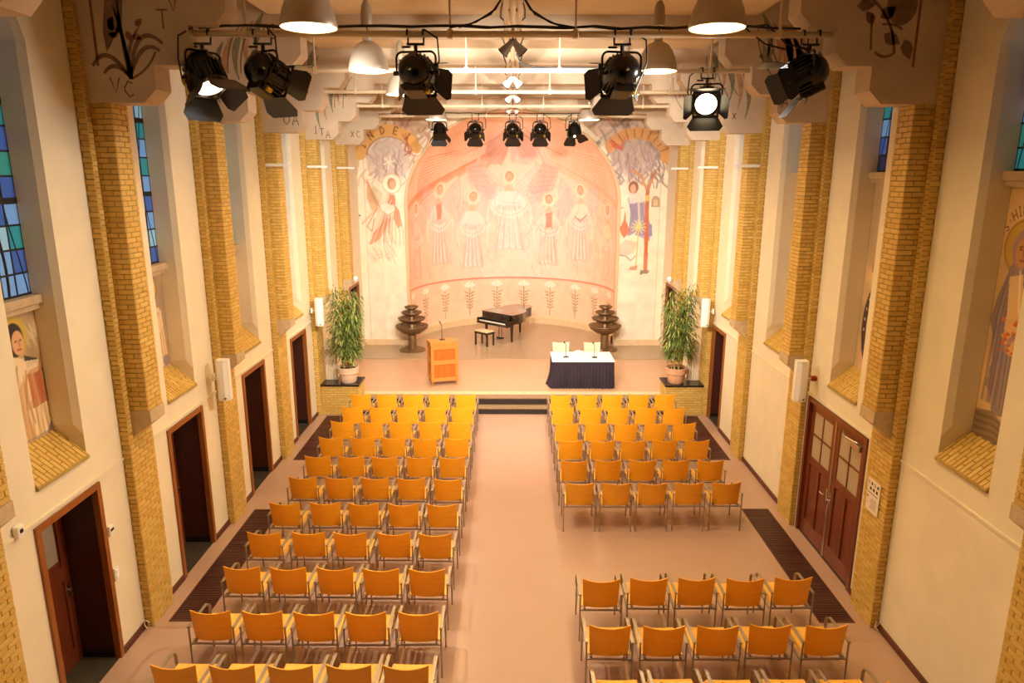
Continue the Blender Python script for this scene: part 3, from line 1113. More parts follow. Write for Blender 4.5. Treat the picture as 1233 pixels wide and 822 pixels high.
    for i in range(40):
        a, b = X1 + rng.uniform(-.6, .6), rng.uniform(5.9, 7.0)
        P.stroke([(a, b), (a + rng.uniform(-.1, .1), b - .2), (a + rng.uniform(-.15, .15), b - .35)], .02, [(156, 136, 146), (222, 196, 176), (140, 112, 108)][i % 3], .6)
    for i in range(9):
        t = PI - .7 - i * .26
        P.stroke([(X1 + .82 * math.cos(t), 6.5 + .68 * math.sin(t)), (X1 + 1.06 * math.cos(t), 6.5 + .92 * math.sin(t))], .02, (140, 82, 52), .8)
    P.poly([(3.05, 7.1), (3.45, 6.9), (3.6, 7.3), (3.5, 6.75), (3.2, 6.85)], (214, 96, 64), .75)
    P.poly([(3.75, 5.45), (4.1, 5.35), (4.2, 4.4), (4.0, 4.1), (4.5, 3.9), (4.55, 4.3), (4.35, 4.9), (4.25, 5.3), (4.0, 5.5)], (176, 156, 176), .95)
    P.poly([(3.72, 5.3), (4.05, 5.3), (4.1, 4.2), (3.78, 4.05), (3.85, 4.8)], (150, 138, 170), .9)
    P.poly([(4.1, 4.1), (4.58, 4.05), (4.55, 4.45), (4.3, 4.4)], (146, 132, 172), .95)
    for q in range(8):
        P.stroke([(3.82 + .05 * q, 5.2), (3.85 + .06 * q, 4.7), (3.82 + .08 * q, 4.2)], .014, (118, 106, 146), .65)
    P.poly([(3.72, 5.45), (3.98, 5.5), (4.3, 5.3), (4.25, 5.15), (3.8, 5.1)], (232, 216, 200), .9)
    P.ell(3.9, 5.62, .15, .18, (150, 86, 56), .95)
    P.ell(3.89, 5.58, .09, .13, (228, 172, 134), 1)
    P.poly([(4.30, 5.6), (4.42, 5.6), (4.47, 2.95), (4.34, 2.95)], (206, 100, 58), .95)
    P.stroke([(4.36, 5.5), (4.1, 6.0), (3.8, 6.15)], .07, (214, 150, 100), .9)
    P.stroke([(4.36, 5.5), (4.5, 5.9), (4.6, 6.1)], .07, (208, 130, 84), .9)
    P.ell(4.37, 5.28, .07, .1, (240, 200, 110), .9)
    P.poly([(4.25, 2.95), (4.55, 2.95), (4.5, 2.82), (4.22, 2.8)], (110, 86, 70), .8)
    for q in range(12):
        t = q * PI / 6
        P.stroke([(4.12, 4.35), (4.12 + .24 * math.cos(t), 4.35 + .24 * math.sin(t))], .022, (240, 214, 130), .95)
    P.stroke([(4.12, 4.3), (4.1, 3.6), (4.08, 2.95)], .03, (220, 180, 110), .9)
    P.poly([(3.5, 4.3), (3.62, 4.55), (3.66, 4.9), (3.7, 4.55), (3.86, 4.2), (3.66, 4.0), (3.58, 4.1)], (214, 104, 72), .9)
    P.stroke([(3.42, 4.7), (3.5, 4.95), (3.6, 4.98)], .02, (190, 100, 70), .8)
    P.poly([(3.38, 3.6), (3.7, 3.95), (4.1, 3.85), (4.0, 3.5), (3.6, 3.4)], (214, 196, 172), .85)
    P.stroke([(3.4, 3.45), (3.75, 3.4), (3.9, 3.25), (4.05, 3.4)], .025, (120, 106, 110), .7)
    P.poly([(3.9, 3.05), (4.15, 3.1), (4.1, 2.95), (3.85, 2.95)], (206, 136, 96), .8)
    # pale edge strip of the panel
    for sd in (-1, 1):
        P.stroke([(sd * 4.78, .5), (sd * 4.78, 6.6)], .012, (206, 182, 140), .7)
    fade = np.where(z > 5.9, 1.0, .9 + .25 * (smooth_noise(x + 20, z + 20, 1.3, 78) - .5))
    P.c = P.c * fade[:, None] + np.array((240, 214, 178.)) * (1 - fade)[:, None]
    P.mottle(.07, 4.0, 92)
    return P


def end_pos(sd):
    def f(U, V):
        z = ZS - .02 + V * (8.45 - ZS)
        a = arch_half(z)
        x = sd * (5.0 + (a - 5.0) * U)
        return np.stack([x, np.full_like(x, YB), z], 1)
    return f


for sd in (-1, 1):
    o = paint_grid('wall_back', 130, 270, end_pos(sd), paint_endwall, st=lambda U, V, sd=sd: (sd * (5.0 + (arch_half(ZS - .02 + V * (8.45 - ZS)) - 5.0) * U), ZS - .02 + V * (8.45 - ZS)))
    o['kind'] = 'structure'
struct('wall_back_upper', MB().box(-5.4, 5.4, YB + .0, YB + .3, 8.44, 9.3), PLASTER)
mb = MB()
for a, b in ((-5, -3.47), (3.47, 5)):
    mb.bbox(a, b, YB - .05, YB + .01, ZS, .58, .01)
struct('baseboard_back', mb, SKIRT)


# ================================================================== PILASTERS AND STEPPED BEAMS
SIDE = {-1: 'on the doorway wall', 1: 'on the double-door wall'}
PL_NOTE = {-1: 'nearest the view, by the last rows', 0: 'next to the nearer grille end',
           1: 'carrying the nearer loudspeaker', 2: 'between the two floor grilles', 3: 'beside the potted bamboo', 4: 'standing on the stage itself'}
X_IN = 4.88                     # inner face of the pier
X_SH = 4.64                     # inner face of the shaft
Z_C = 3.06                      # top of the corbel stone
Z_B = 6.80                      # underside of the beam
for s in (-1, 1):
    for k in range(-1, 5):
        y0 = py(k)
        o = thing('brick_pilaster', 'brick pilaster %s, %s' % (SIDE[s], PL_NOTE[k]), 'pilaster', (5.0 * s, y0, 0), 0, 'brick pilasters along both walls')
        f = lambda x: -s * (5.0 - x)                 # world |x| -> local x
        zb = ZS if k == 4 else 0.0
        core = MB()

        def bx(mb, xa, xb, ya, yb_, za, zb_):
            q0, q1 = sorted((f(xa), f(xb)))
            return mb.box(q0, q1, ya, yb_, za, zb_)
        bx(core, X_IN + .01, 5.02, .01, PW - .01, zb, 9.2)
        bx(core, X_SH + .01, X_IN + .02, .11, .45, Z_C - .05, Z_B + .02)
        obj('core', core, MORTAR, o)
        c = MB()
        prof = [(f(X_IN + .005), 2.70), (f(X_SH - .012), 2.90), (f(X_SH - .012), Z_C), (f(X_IN + .005), Z_C)]
        c.prism([(a, b) for a, b in prof], -0.45 - .012, -0.10 + .0, M=Matrix(((1, 0, 0, 0), (0, 0, -1, 0), (0, 1, 0, 0), (0, 0, 0, 1))))
        obj('stone_corbel', c, STONE, o)
        near_ = k <= 0
        stuff = MB()
        course = 0.0625
        nz = Vector((-s, 0, 0))
        # inner face below the corbel
        lay(o, bond(PW, 2.76 - zb, 0.20, course), (f(X_IN + .01), 0, zb), (0, 1, 0), (0, 0, 1), nz, .011, near_, stuff)
        # inner face of the shaft
        lay(o, bond(0.36, Z_B - Z_C, 0.20 if near_ else .18, course), (f(X_SH + .01), .10, Z_C), (0, 1, 0), (0, 0, 1), nz, .011, near_, stuff)
        # sides turned to the camera
        ux = Vector((s, 0, 0))
        lay(o, bond(0.125, 9.2 - zb, 0.20, course), (f(X_IN), .01, zb), ux, (0, 0, 1), (0, -1, 0), .011, False, stuff)
        lay(o, bond(0.25, Z_B - Z_C, 0.20, course), (f(X_SH), .11, Z_C), ux, (0, 0, 1), (0, -1, 0), .011, False, stuff)
        # narrow returns of the pier beside the shaft
        lay(o, bond(0.10, 9.2 - 2.78, 0.20, course), (f(X_IN + .01), 0, 2.78), (0, 1, 0), (0, 0, 1), nz, .011, False, stuff)
        lay(o, bond(0.13, 9.2 - 2.78, 0.20, course), (f(X_IN + .01), .45, 2.78), (0, 1, 0), (0, 0, 1), nz, .011, False, stuff)
        # far sides
        lay(o, bond(0.125, 9.2 - zb, 0.20, course), (f(X_IN), PW - .01, zb), ux, (0, 0, 1), (0, 1, 0), .011, False, stuff)
        obj('brickwork', stuff, [BRICK_A, BRICK_B, BRICK_C], o, kind='stuff')

half = [(4.99, Z_B), (4.24, Z_B), (4.09, 6.95), (4.09, 7.21), (3.80, 7.21), (3.66, 7.36), (3.66, 7.63), (3.36, 7.63), (3.22, 7.78), (3.22, 8.05)]
BXZ = Matrix(((1, 0, 0, 0), (0, 0, 1, 0), (0, 1, 0, 0), (0, 0, 0, 1)))      # polygon x,y -> x,z ; height -> y


def curve(p0, p1, bend, n=10):
    out = []
    for i in range(n):
        t = i / (n - 1)
        x = p0[0] + (p1[0] - p0[0]) * t
        z = p0[1] + (p1[1] - p0[1]) * t
        q = 4 * t * (1 - t) * bend
        dx, dz = p1[0] - p0[0], p1[1] - p0[1]
        out.append((x - dz * q, z + dx * q))
    return out


def leafp(x, z, l, w, a):
    d, e_ = math.cos(a), math.sin(a)
    pts = [(0, 0), (.3 * l, w * .5), (.6 * l, w * .45), (l, 0), (.6 * l, -w * .45), (.3 * l, -w * .5)]
    return [(x + p * d - q * e_, z + p * e_ + q * d) for p, q in pts]


BM_NOTE = {-1: 'over the last rows, nearest to the view', 0: 'with dark painted iris and vine plants, carrying the bar of five big lamps', 1: 'with painted holly and robes, second from the near end',
           2: 'with painted letters UA, third from the near end', 3: 'with painted letters ITA, fourth from the near end', 4: 'carrying the bar of five lamps before the apse'}
for k in range(-1, 5):
    y0 = py(k) + 0.09
    b = thing('stepped_beam', 'stepped concrete ceiling beam ' + BM_NOTE[k], 'beam', (0, y0, 0), 0, 'stepped ceiling beams across the hall')
    poly = half + [(-x, z) for x, z in half[::-1]] + [(-4.99, 9.2), (-3.7, 9.2), (-3.7, 8.36), (3.7, 8.36), (3.7, 9.2), (4.99, 9.2)]
    obj('beam_body', MB().prism(poly, 0, 0.37, M=BXZ), BEAM, b)
    ink = MB()
    col = MB()
    grn = MB()
    Md = Matrix.Translation((0, -0.004, 0))

    def letters(txt, x, z, h, dx, dz, w=.018):
        for i, ch in enumerate(txt):
            for stx in glyph_strokes(ch, x + dx * i, z + dz * i, h):
                ink.ribbon(stx, w, Md)
    if k == 0:
        for p1, bd in (((-4.20, 7.62), .12), ((-4.42, 7.9), .02), ((-4.48, 7.85), -.03)):
            ink.ribbon(curve((-4.36, 7.06), p1, bd), [.05, .05, .05, .045, .045, .04, .035, .03, .02, .01], Md)
        for a, bmid, c_ in (((-4.36, 7.06), (-4.26, 7.72), (-3.96, 7.44)), ((-4.36, 7.08), (-4.2, 7.52), (-4.0, 7.36)), ((-4.36, 7.06), (-4.6, 7.48), (-4.78, 7.2)), ((-4.36, 7.06), (-4.52, 7.3), (-4.66, 7.12))):
            pts = []
            for i in range(14):
                t = i / 13
                pts.append(((1 - t) ** 2 * a[0] + 2 * t * (1 - t) * bmid[0] + t * t * c_[0], (1 - t) ** 2 * a[1] + 2 * t * (1 - t) * bmid[1] + t * t * c_[1]))
            ink.ribbon(pts, [.03 + .02 * math.sin(i / 13 * PI) for i in range(14)], Md)
        ink.ribbon(curve((-4.36, 7.06), (-4.05, 7.35), -.1), .025, Md)
        letters('T', -3.93, 7.69, .2, 0, 0)
        letters('V', -3.80, 7.86, .17, 0, 0)
        letters('VC', -4.55, 6.99, .17, .15, -.04)
        for q in range(7):
            col.add([(p, 0, z) for p, z in leafp(-4.55 + .05 * q, 7.62 - .05 * (q % 3), .12, .07, 1 + q)], [(0, 1, 2, 3, 4, 5)], Md)
        ink.add([(p, 0, z) for p, z in [(-4.55, 7.95), (-4.35, 7.95), (-4.4, 7.6), (-4.5, 7.5), (-4.6, 7.35), (-4.62, 7.55)]], [(0, 1, 2, 3, 4, 5)], Md)
        # vine on the other side
        ink.ribbon(curve((3.95, 7.95), (4.32, 7.35), .12), .03, Md)
        ink.ribbon(curve((4.32, 7.35), (4.1, 7.36), .2), .03, Md)
        ink.ribbon(curve((4.02, 7.75), (4.05, 7.38), .0), .025, Md)
        ink.ribbon(curve((4.15, 7.65), (4.38, 7.6), .1), .025, Md)
        for (x, z, l, w, a) in ((3.84, 7.84, .22, .12, .1), (4.12, 7.72, .2, .14, .6), (4.18, 7.55, .22, .14, -.5), (4.42, 7.5, .24, .13, -1.2), (4.05, 7.66, .16, .1, 2.2)):
            ink.add([(p, 0, zz) for p, zz in leafp(x, z, l, w, a)], [(0, 1, 2, 3, 4, 5)], Md)
        ink.add([(4.35 + .17 * math.cos(t), 0, 7.86 + .22 * math.sin(t)) for t in np.linspace(0, 2 * PI, 18)[:-1]], [tuple(range(17))], Md)
        for x in (4.55, -4.72):
            col.ribbon([(x, 8.6), (x, 7.2)], .03, Md)
    elif k in (1, 2, 3):
        # loose painted robes and plants of the spandrels
        sgn = 1
        for sd in (-1, 1):
            for q in range(5):
                x = sd * (3.75 + .16 * q)
                (col if q % 2 else grn).ribbon(curve((x, 8.35 - .1 * q), (x + sd * .12, 7.75 - .17 * q), .12 * sd), [.02, .05, .08, .1, .1, .09, .07, .05, .03, .02], Md)
            for q in range(3):
                ink.ribbon(curve((sd * (3.7 + .2 * q), 8.2), (sd * (3.95 + .2 * q), 7.5), -.1), .014, Md)
        if k == 1:
            pts = []
            for i in range(14):
                t = i * 2 * PI / 14
                r = .17 if i % 2 else .09
                pts.append((3.86 + r * .75 * math.cos(t), 7.76 + r * 1.35 * math.sin(t)))
            grn.add([(p, 0, z) for p, z in pts], [tuple(range(14))], Md)
            col.add([(p, 0, z) for p, z in [(4.05, 8.2), (4.45, 8.2), (4.4, 7.6), (4.25, 7.4), (4.12, 7.7)]], [(0, 1, 2, 3, 4)], Md)
            letters('A', 4.2, 7.1, .16, 0, 0)
            letters('I', -3.62, 8.1, .2, 0, 0)
        if k == 2:
            letters('UA', -4.4, 7.05, .2, .17, -.02)
            letters('X', 4.3, 7.12, .12, 0, 0)
        if k == 3:
            letters('ITA', -4.62, 7.02, .16, .14, -.05)
    else:
        if k == 4:
            letters('XC', -4.4, 7.08, .16, .16, 0)
    for nm, m_, mm in (('painted_linework', ink, PLINK if k else PLINK0), ('painted_robe', col, PLORANGE if k else PLRED), ('painted_leaves', grn, PLGREEN)):
        if m_.v:
            obj(nm, m_, mm, b)

# ================================================================== NICHE PAINTINGS
PALS = [((236, 214, 176), (204, 150, 96), (90, 70, 60)), ((206, 150, 120), (120, 100, 130), (70, 60, 80)), ((190, 170, 140), (150, 90, 70), (80, 60, 50)),
        ((170, 150, 160), (210, 170, 110), (70, 60, 70)), ((220, 190, 150), (110, 110, 90), (90, 60, 50))]


def saint(P, zt, zb, pal, halo=True, veil=None):
    robe, mantle, dark = pal
    H = zt - zb
    zh = zt - .42
    P.poly([(-.36, zb), (.36, zb), (.30, zb + .5 * H), (.24, zh - .3), (-.24, zh - .3), (-.32, zb + .45 * H)], mantle, .95)
    P.poly([(-.15, zb + .02), (.18, zb + .02), (.14, zb + .5 * H), (.1, zh - .25), (-.12, zh - .25), (-.14, zb + .5 * H)], robe, .95)
    for q in range(9):
        x = -.3 + .075 * q
        P.stroke([(x * .6, zh - .4), (x * .85, zb + .5 * H), (x, zb + .04)], .012, dark, .5)
    P.poly([(-.28, zh - .32), (-.05, zh - .62), (.08, zh - .60), (.3, zh - .34), (.32, zh - .6), (.05, zh - .8), (-.3, zh - .62)], mantle, .95)
    P.ell(.0, zh - .62, .06, .05, (226, 172, 130), 1)
    if halo:
        P.ell(0, zh, .235, .235, (216, 180, 92), .9, soft=.05)
        P.ring(0, zh, .235, .015, (150, 106, 60), .8)
    P.ell(0, zh - .0, .14, .17, veil or dark, .95)
    P.ell(0, zh - .03, .095, .13, (224, 170, 126), 1)
    for sd in (-1, 1):
        P.ell(sd * .036, zh - .01, .016, .008, (90, 56, 40), .9)
    P.stroke([(0, zh - .02), (.005, zh - .07)], .008, (190, 128, 92), .8)
    P.stroke([(-.024, zh - .098), (.024, zh - .098)], .01, (176, 92, 74), .9)


def paint_niche(s, k):
    zt = LEDGE[s]

    def f(x, z):
        if (s, k) == (-1, -1):
            P = Paint(x - .06, z, (164, 132, 88))
            P.mottle(.5, 2.6, 21)
            P.ell(.12, 4.1, .3, .4, (206, 178, 132), .5, soft=.8)
            for i in range(16):
                P.stroke([(.08 + .02 * i, 4.4 - .03 * (i % 4)), (.12 + .02 * i, 4.3 - .04 * (i % 5))], .01, (226, 208, 176), .5)
            P.ell(-.06, 4.30, .22, .2, (206, 176, 62), .85, soft=.3)
            P.poly([(-.36, 3.1), (.36, 3.1), (.33, 3.5), (.22, 4.0), (.1, 4.05), (-.16, 4.05), (-.26, 3.8)], (226, 196, 152), .95)
            P.poly([(-.22, 4.02), (-.28, 3.4), (-.15, 3.12), (-.05, 3.6), (-.02, 4.05)], (236, 208, 160), .9)
            P.poly([(.10, 3.92), (.02, 3.55), (.05, 3.12), (-.06, 3.12), (-.1, 3.7)], (196, 140, 84), .7)
            P.poly([(.0, 3.46), (.08, 3.12), (.3, 3.12), (.32, 3.5)], (242, 216, 166), .95)
            # dark mantle on the shoulders
            P.poly([(-.12, 4.1), (-.26, 3.92), (-.30, 3.55), (-.2, 3.62), (-.1, 3.95)], (58, 50, 46), .95)
            P.poly([(.08, 4.08), (.28, 4.0), (.33, 3.88), (.2, 3.86), (.1, 3.94)], (64, 56, 50), .95)
            P.poly([(.05, 4.05), (.12, 3.9), (.02, 3.78), (-.1, 3.95), (-.08, 4.1)], (238, 214, 176), .95)
            # head in a dark veil
            P.ell(-.02, 4.27, .14, .18, (54, 46, 42), 1, soft=.06)
            P.ell(.03, 4.23, .09, .13, (220, 168, 122), 1, soft=.08)
            for q in (0, .07):
                P.ell(.0 + q, 4.25, .017, .008, (76, 48, 36), .9)
            P.stroke([(.045, 4.24), (.05, 4.19)], .008, (182, 122, 88), .8)
            P.stroke([(.01, 4.155), (.06, 4.155)], .01, (176, 84, 66), .9)
            # red brown book
            P.poly([(.09, 3.86), (.33, 3.88), (.345, 3.48), (.10, 3.46)], (184, 98, 52), 1)
            P.poly([(.335, 3.88), (.36, 3.86), (.37, 3.46), (.345, 3.48)], (94, 74, 62), 1)
            P.ell(.22, 3.9, .09, .05, (222, 170, 124), 1)
            P.poly([(.05, 4.02), (.3, 3.98), (.3, 3.9), (.12, 3.9)], (240, 214, 172), .9)
            for q in range(8):
                P.stroke([(-.2 + .07 * q, 3.55), (-.26 + .08 * q, 3.14)], .012, (178, 132, 84), .6)
            for q in range(14):
                a = -.26 + .042 * q
                P.stroke([(a * .7, 3.85), (a * .9 - .01, 3.5), (a * 1.1, 3.12)], .012, [(250, 232, 192), (196, 150, 96), (226, 190, 138)][q % 3], .4, .02)
            P.stroke([(-.05, 3.98), (-.12, 3.6), (-.1, 3.2)], .02, (150, 104, 62), .5)
            P.stroke([(.08, 3.9), (.03, 3.6), (.1, 3.3)], .02, (170, 118, 70), .5)
            P.stroke([(.36, 4.05), (.30, 3.9), (.34, 3.5)], .03, (176, 120, 66), .6)
            P.stroke([(.3, 3.12), (.36, 3.2)], .05, (110, 96, 106), .8)
            P.stroke([(-.36, 3.1), (.36, 3.1)], .08, (146, 126, 112), .5)
        elif (s, k) == (1, -1):
            P = Paint(x, z, (226, 188, 132))
            P.mottle(.18, 1.8, 31)
            ox = -.08
            P.ell(ox, 5.27, .28, .29, (214, 172, 84), .9, soft=.05)
            P.ring(ox, 5.27, .285, .016, (186, 138, 60), .8)
            for i, ch in enumerate('S.HILD'):
                t = PI - .50 - i * .22
                for stx in glyph_strokes(ch, ox + .36 * math.cos(t), 5.27 + .40 * math.sin(t), .10, t - PI / 2):
                    P.stroke(stx, .007, (104, 66, 36), .95, soft=.005)
            P.poly([(-.2, 5.12), (.1, 5.12), (.3, 4.7), (.38, 3.5), (-.16, 3.42), (-.2, 3.6), (-.32, 3.72), (-.28, 4.0), (-.34, 4.3), (-.42, 4.45), (-.34, 4.75)], (150, 128, 124), 1)
            for q in range(22):
                a = -.34 + .035 * q
                P.stroke([(ox + a * .4, 5.05 - .01 * q), (a * .85 - .02, 4.5), (a + .02 * math.sin(q), 3.55)], .016, [(112, 98, 116), (186, 164, 156), (128, 104, 104), (168, 140, 132)][q % 4], .55, .02)
            P.poly([(-.22, 4.95), (-.02, 5.0), (.04, 4.55), (-.16, 4.5)], (236, 196, 140), .9)
            P.poly([(-.02, 4.9), (.12, 4.7), (.1, 4.1), (-.12, 4.15), (-.18, 4.5)], (232, 186, 124), .9)
            P.stroke([(ox, 5.05), (-.03, 4.75), (.0, 4.6)], .012, (246, 226, 190), .9)
            for i in range(26):
                a, b = rng.uniform(-.2, .08), rng.uniform(4.12, 4.5)
                P.ell(a, b, .032, .02, [(226, 120, 60), (206, 100, 56), (236, 176, 110)][i % 3], .9)
            for i in range(16):
                P.ell(rng.uniform(-.3, .2), rng.uniform(3.9, 4.5), .03, .05, (132, 116, 150), .5)
            P.ell(ox, 5.25, .15, .2, (172, 138, 134), 1)
            P.ell(ox, 5.22, .1, .145, (204, 144, 92), 1)
            for sd in (-1, 1):
                P.ell(ox + sd * .04, 5.25, .019, .010, (84, 52, 40), .9)
                P.stroke([(ox + sd * .06, 5.275), (ox + sd * .02, 5.28)], .008, (110, 70, 48), .8)
            P.stroke([(ox, 5.24), (ox + .008, 5.18)], .009, (160, 102, 64), .8)
            P.stroke([(ox - .025, 5.135), (ox + .025, 5.135)], .011, (150, 74, 56), .9)
            P.poly([(-.45, 3.05), (.45, 3.05), (.45, 3.40), (.1, 3.34), (-.15, 3.46), (-.45, 3.40)], (138, 112, 84), 1)
            for q in range(8):
                P.stroke([(-.38, 3.12 + .04 * q), (-.1, 3.17 + .036 * q), (.3, 3.1 + .036 * q)], .03, [(108, 88, 68), (164, 134, 98)][q % 2], .5, .02)
        elif (s, k) == (1, 0):
            P = Paint(x, z, (214, 182, 134))
            P.mottle(.2, 2, 41)
            P.ell(.05, 5.5, .5, .6, (190, 170, 150), .5, soft=.6)
            P.poly([(-.3, 3.2), (-.18, 4.3), (-.12, 4.9), (.1, 5.05), (.3, 4.9), (.4, 4.2), (.4, 3.2)], (226, 172, 146), .95)
            for q in range(9):
                P.stroke([(-.05 + .04 * q, 4.9), (-.2 + .07 * q, 4.2), (-.26 + .08 * q, 3.4)], .018, [(176, 110, 100), (246, 212, 186), (140, 110, 128)][q % 3], .65)
            P.ell(.1, 5.3, .24, .24, (222, 180, 96), .9, soft=.05)
            P.ell(.1, 5.3, .13, .17, (150, 92, 60), 1)
            P.ell(.1, 5.27, .09, .13, (226, 172, 128), 1)
            P.poly([(-.22, 4.6), (-.14, 4.62), (-.08, 5.1), (-.16, 5.12)], (206, 130, 96), .9)
            # spiked wheel
            P.ring(.75, 3.82, 1.0, .12, (74, 56, 58), 1)
            for q in range(9):
                t = PI * .62 + q * .16
                P.ell(.75 + 1.0 * math.cos(t), 3.82 + 1.0 * math.sin(t), .022, .022, (206, 190, 170), .9)
            for t in (2.45, 2.9, 3.3, 3.7):
                P.stroke([(.75, 3.82), (.75 + .95 * math.cos(t), 3.82 + .95 * math.sin(t))], .07, (92, 64, 56), .95)
        elif (s, k) == (-1, 0):
            P = Paint(x, z, (206, 172, 124))
            P.mottle(.3, 2.2, 51)
            P.ell(.2, 4.0, .25, .5, (160, 138, 114), .6, soft=.6)
            saint(P, 4.78, 3.15, ((250, 232, 206), (236, 204, 160), (176, 130, 90)), veil=(230, 200, 150))
            P.ell(.3, 3.22, .09, .08, (150, 130, 134), .9)
        else:
            P = Paint(x, z, (212, 180, 134))
            P.mottle(.25, 2.0, 60 + k + 7 * s)
            saint(P, zt - .25, 3.15, PALS[(k + (3 if s > 0 else 0)) % 5])
        P.stroke([(-.42, 3.0), (-.42, 6.2)], .012, (150, 118, 78), .6)
        P.stroke([(.42, 3.0), (.42, 6.2)], .012, (150, 118, 78), .6)
        return P
    return f


PNOTE = {(-1, -1): 'niche painting of a haloed woman in dark veil holding a red-brown book',
         (1, -1): 'niche painting of a woman in grey mantle with roses, lettered S HILD around the halo',
         (1, 0): 'niche painting of a pink-robed saint behind a dark studded wheel',
         (-1, 0): 'niche painting of a white-robed saint with plain gold halo above the second doorway',
         (-1, 1): 'niche painting of a saint above the third dark doorway', (-1, 2): 'niche painting of a saint above the fourth dark doorway',
         (-1, 3): 'niche painting beside the stage on the doorway wall', (1, 1): 'niche painting of a saint above the blank wall bay before the double door',
         (1, 2): 'niche painting above the small doorway on the double-door wall', (1, 3): 'niche painting beside the stage on the double-door wall'}
for s in (-1, 1):
    for k in NICHES:
        yc = bay_c(k)
        z0, z1 = 3.09, LEDGE[s] + 0.02
        near_ = k <= 0
        xx = 5.0 * s + s * (DEPTH + .005)
        sg = -s                      # +x of the painting as seen from the hall: +y on the left wall, -y on the right
        o = paint_grid('niche_painting', 90 if near_ else 36, int((z1 - z0) * (120 if near_ else 45)),
                       lambda U, V, xx=xx, sg=sg: np.stack([np.zeros_like(U), sg * (U - .5) * .87, z0 + V * (z1 - z0)], 1),
                       paint_niche(s, k), st=lambda U, V: ((U - .5) * .87, z0 + V * (z1 - z0)))
        o.location = (xx, yc, 0)
        tag(o, PNOTE[(s, k)], 'painting', 'saints painted in the wall niches')

# ================================================================== FLOOR GRILLES
for s, a, b, lb in ((-1, 8.50, 11.80, 'dark slatted floor grille by the doorway wall, beside rows seven to ten'), (-1, 14.12, 16.95, 'dark slatted floor grille by the doorway wall, beside the front rows'),
                    (1, 8.50, 11.86, 'dark slatted floor grille before the mahogany double door'), (1, 14.16, 16.98, 'dark slatted floor grille near the small doorway, beside the front rows')):
    g = thing('floor_grille', lb, 'grille', (s * 4.49, (a + b) / 2, 0), 0, 'floor grilles along the walls')
    L = b - a
    obj('grille_pit', MB().box(-.24, .24, -L / 2, L / 2, -.02, 0.002), GRILLD, g)
    fr = MB()
    for p, q, c, d in ((-.245, -.23, -L / 2, L / 2), (.23, .245, -L / 2, L / 2), (-.245, .245, -L / 2 - .01, -L / 2 + .01), (-.245, .245, L / 2 - .01, L / 2 + .01)):
        fr.box(p, q, c, d, 0, .007)
    obj('grille_rim', fr, GRILL, g)
    sl = MB()
    n = int(L / 0.042)
    for i in range(n):
        y = -L / 2 + (i + .5) * L / n
        w = .009 + .006 * random.random()
        sl.box(-.232, .232, y - w, y + w, 0.002, .008)
    obj('slats', sl, GRILL, g, kind='stuff')


# ================================================================== CHAIRS
def shell(w0, w1, z0, z1, yb, yt, dip, curv, t, nx=12, nz=8, corner=.03):
    """curved plywood back: width w0 bottom, w1 top; the top edge dips in the middle"""
    mb = MB()
    vs = []
    for side in (0, 1):
        for j in range(nz + 1):
            v = j / nz
            for i in range(nx + 1):
                u = -1 + 2 * i / nx
                w = (w0 + (w1 - w0) * v) / 2
                x = u * w
                zt = z1 - dip * (1 - u * u)
                z = z0 + (zt - z0) * v
                y = yb + (yt - yb) * v - curv * (1 - u * u) + (0 if side else t)
                vs.append((x, y, z))
    n = (nx + 1) * (nz + 1)
    fs = []
    for j in range(nz):
        for i in range(nx):
            a = j * (nx + 1) + i
            fs.append((a, a + 1, a + nx + 2, a + nx + 1))
            fs.append((a + n, a + nx + 1 + n, a + nx + 2 + n, a + 1 + n))
    for i in range(nx):
        fs.append((i, i + n, i + 1 + n, i + 1))
        a = nz * (nx + 1) + i
        fs.append((a, a + 1, a + 1 + n, a + n))
    for j in range(nz):
        a = j * (nx + 1)
        fs.append((a, a + nx + 1, a + nx + 1 + n, a + n))
        a = a + nx
        fs.append((a, a + n, a + nx + 1 + n, a + nx + 1))
    return mb.add(vs, fs)


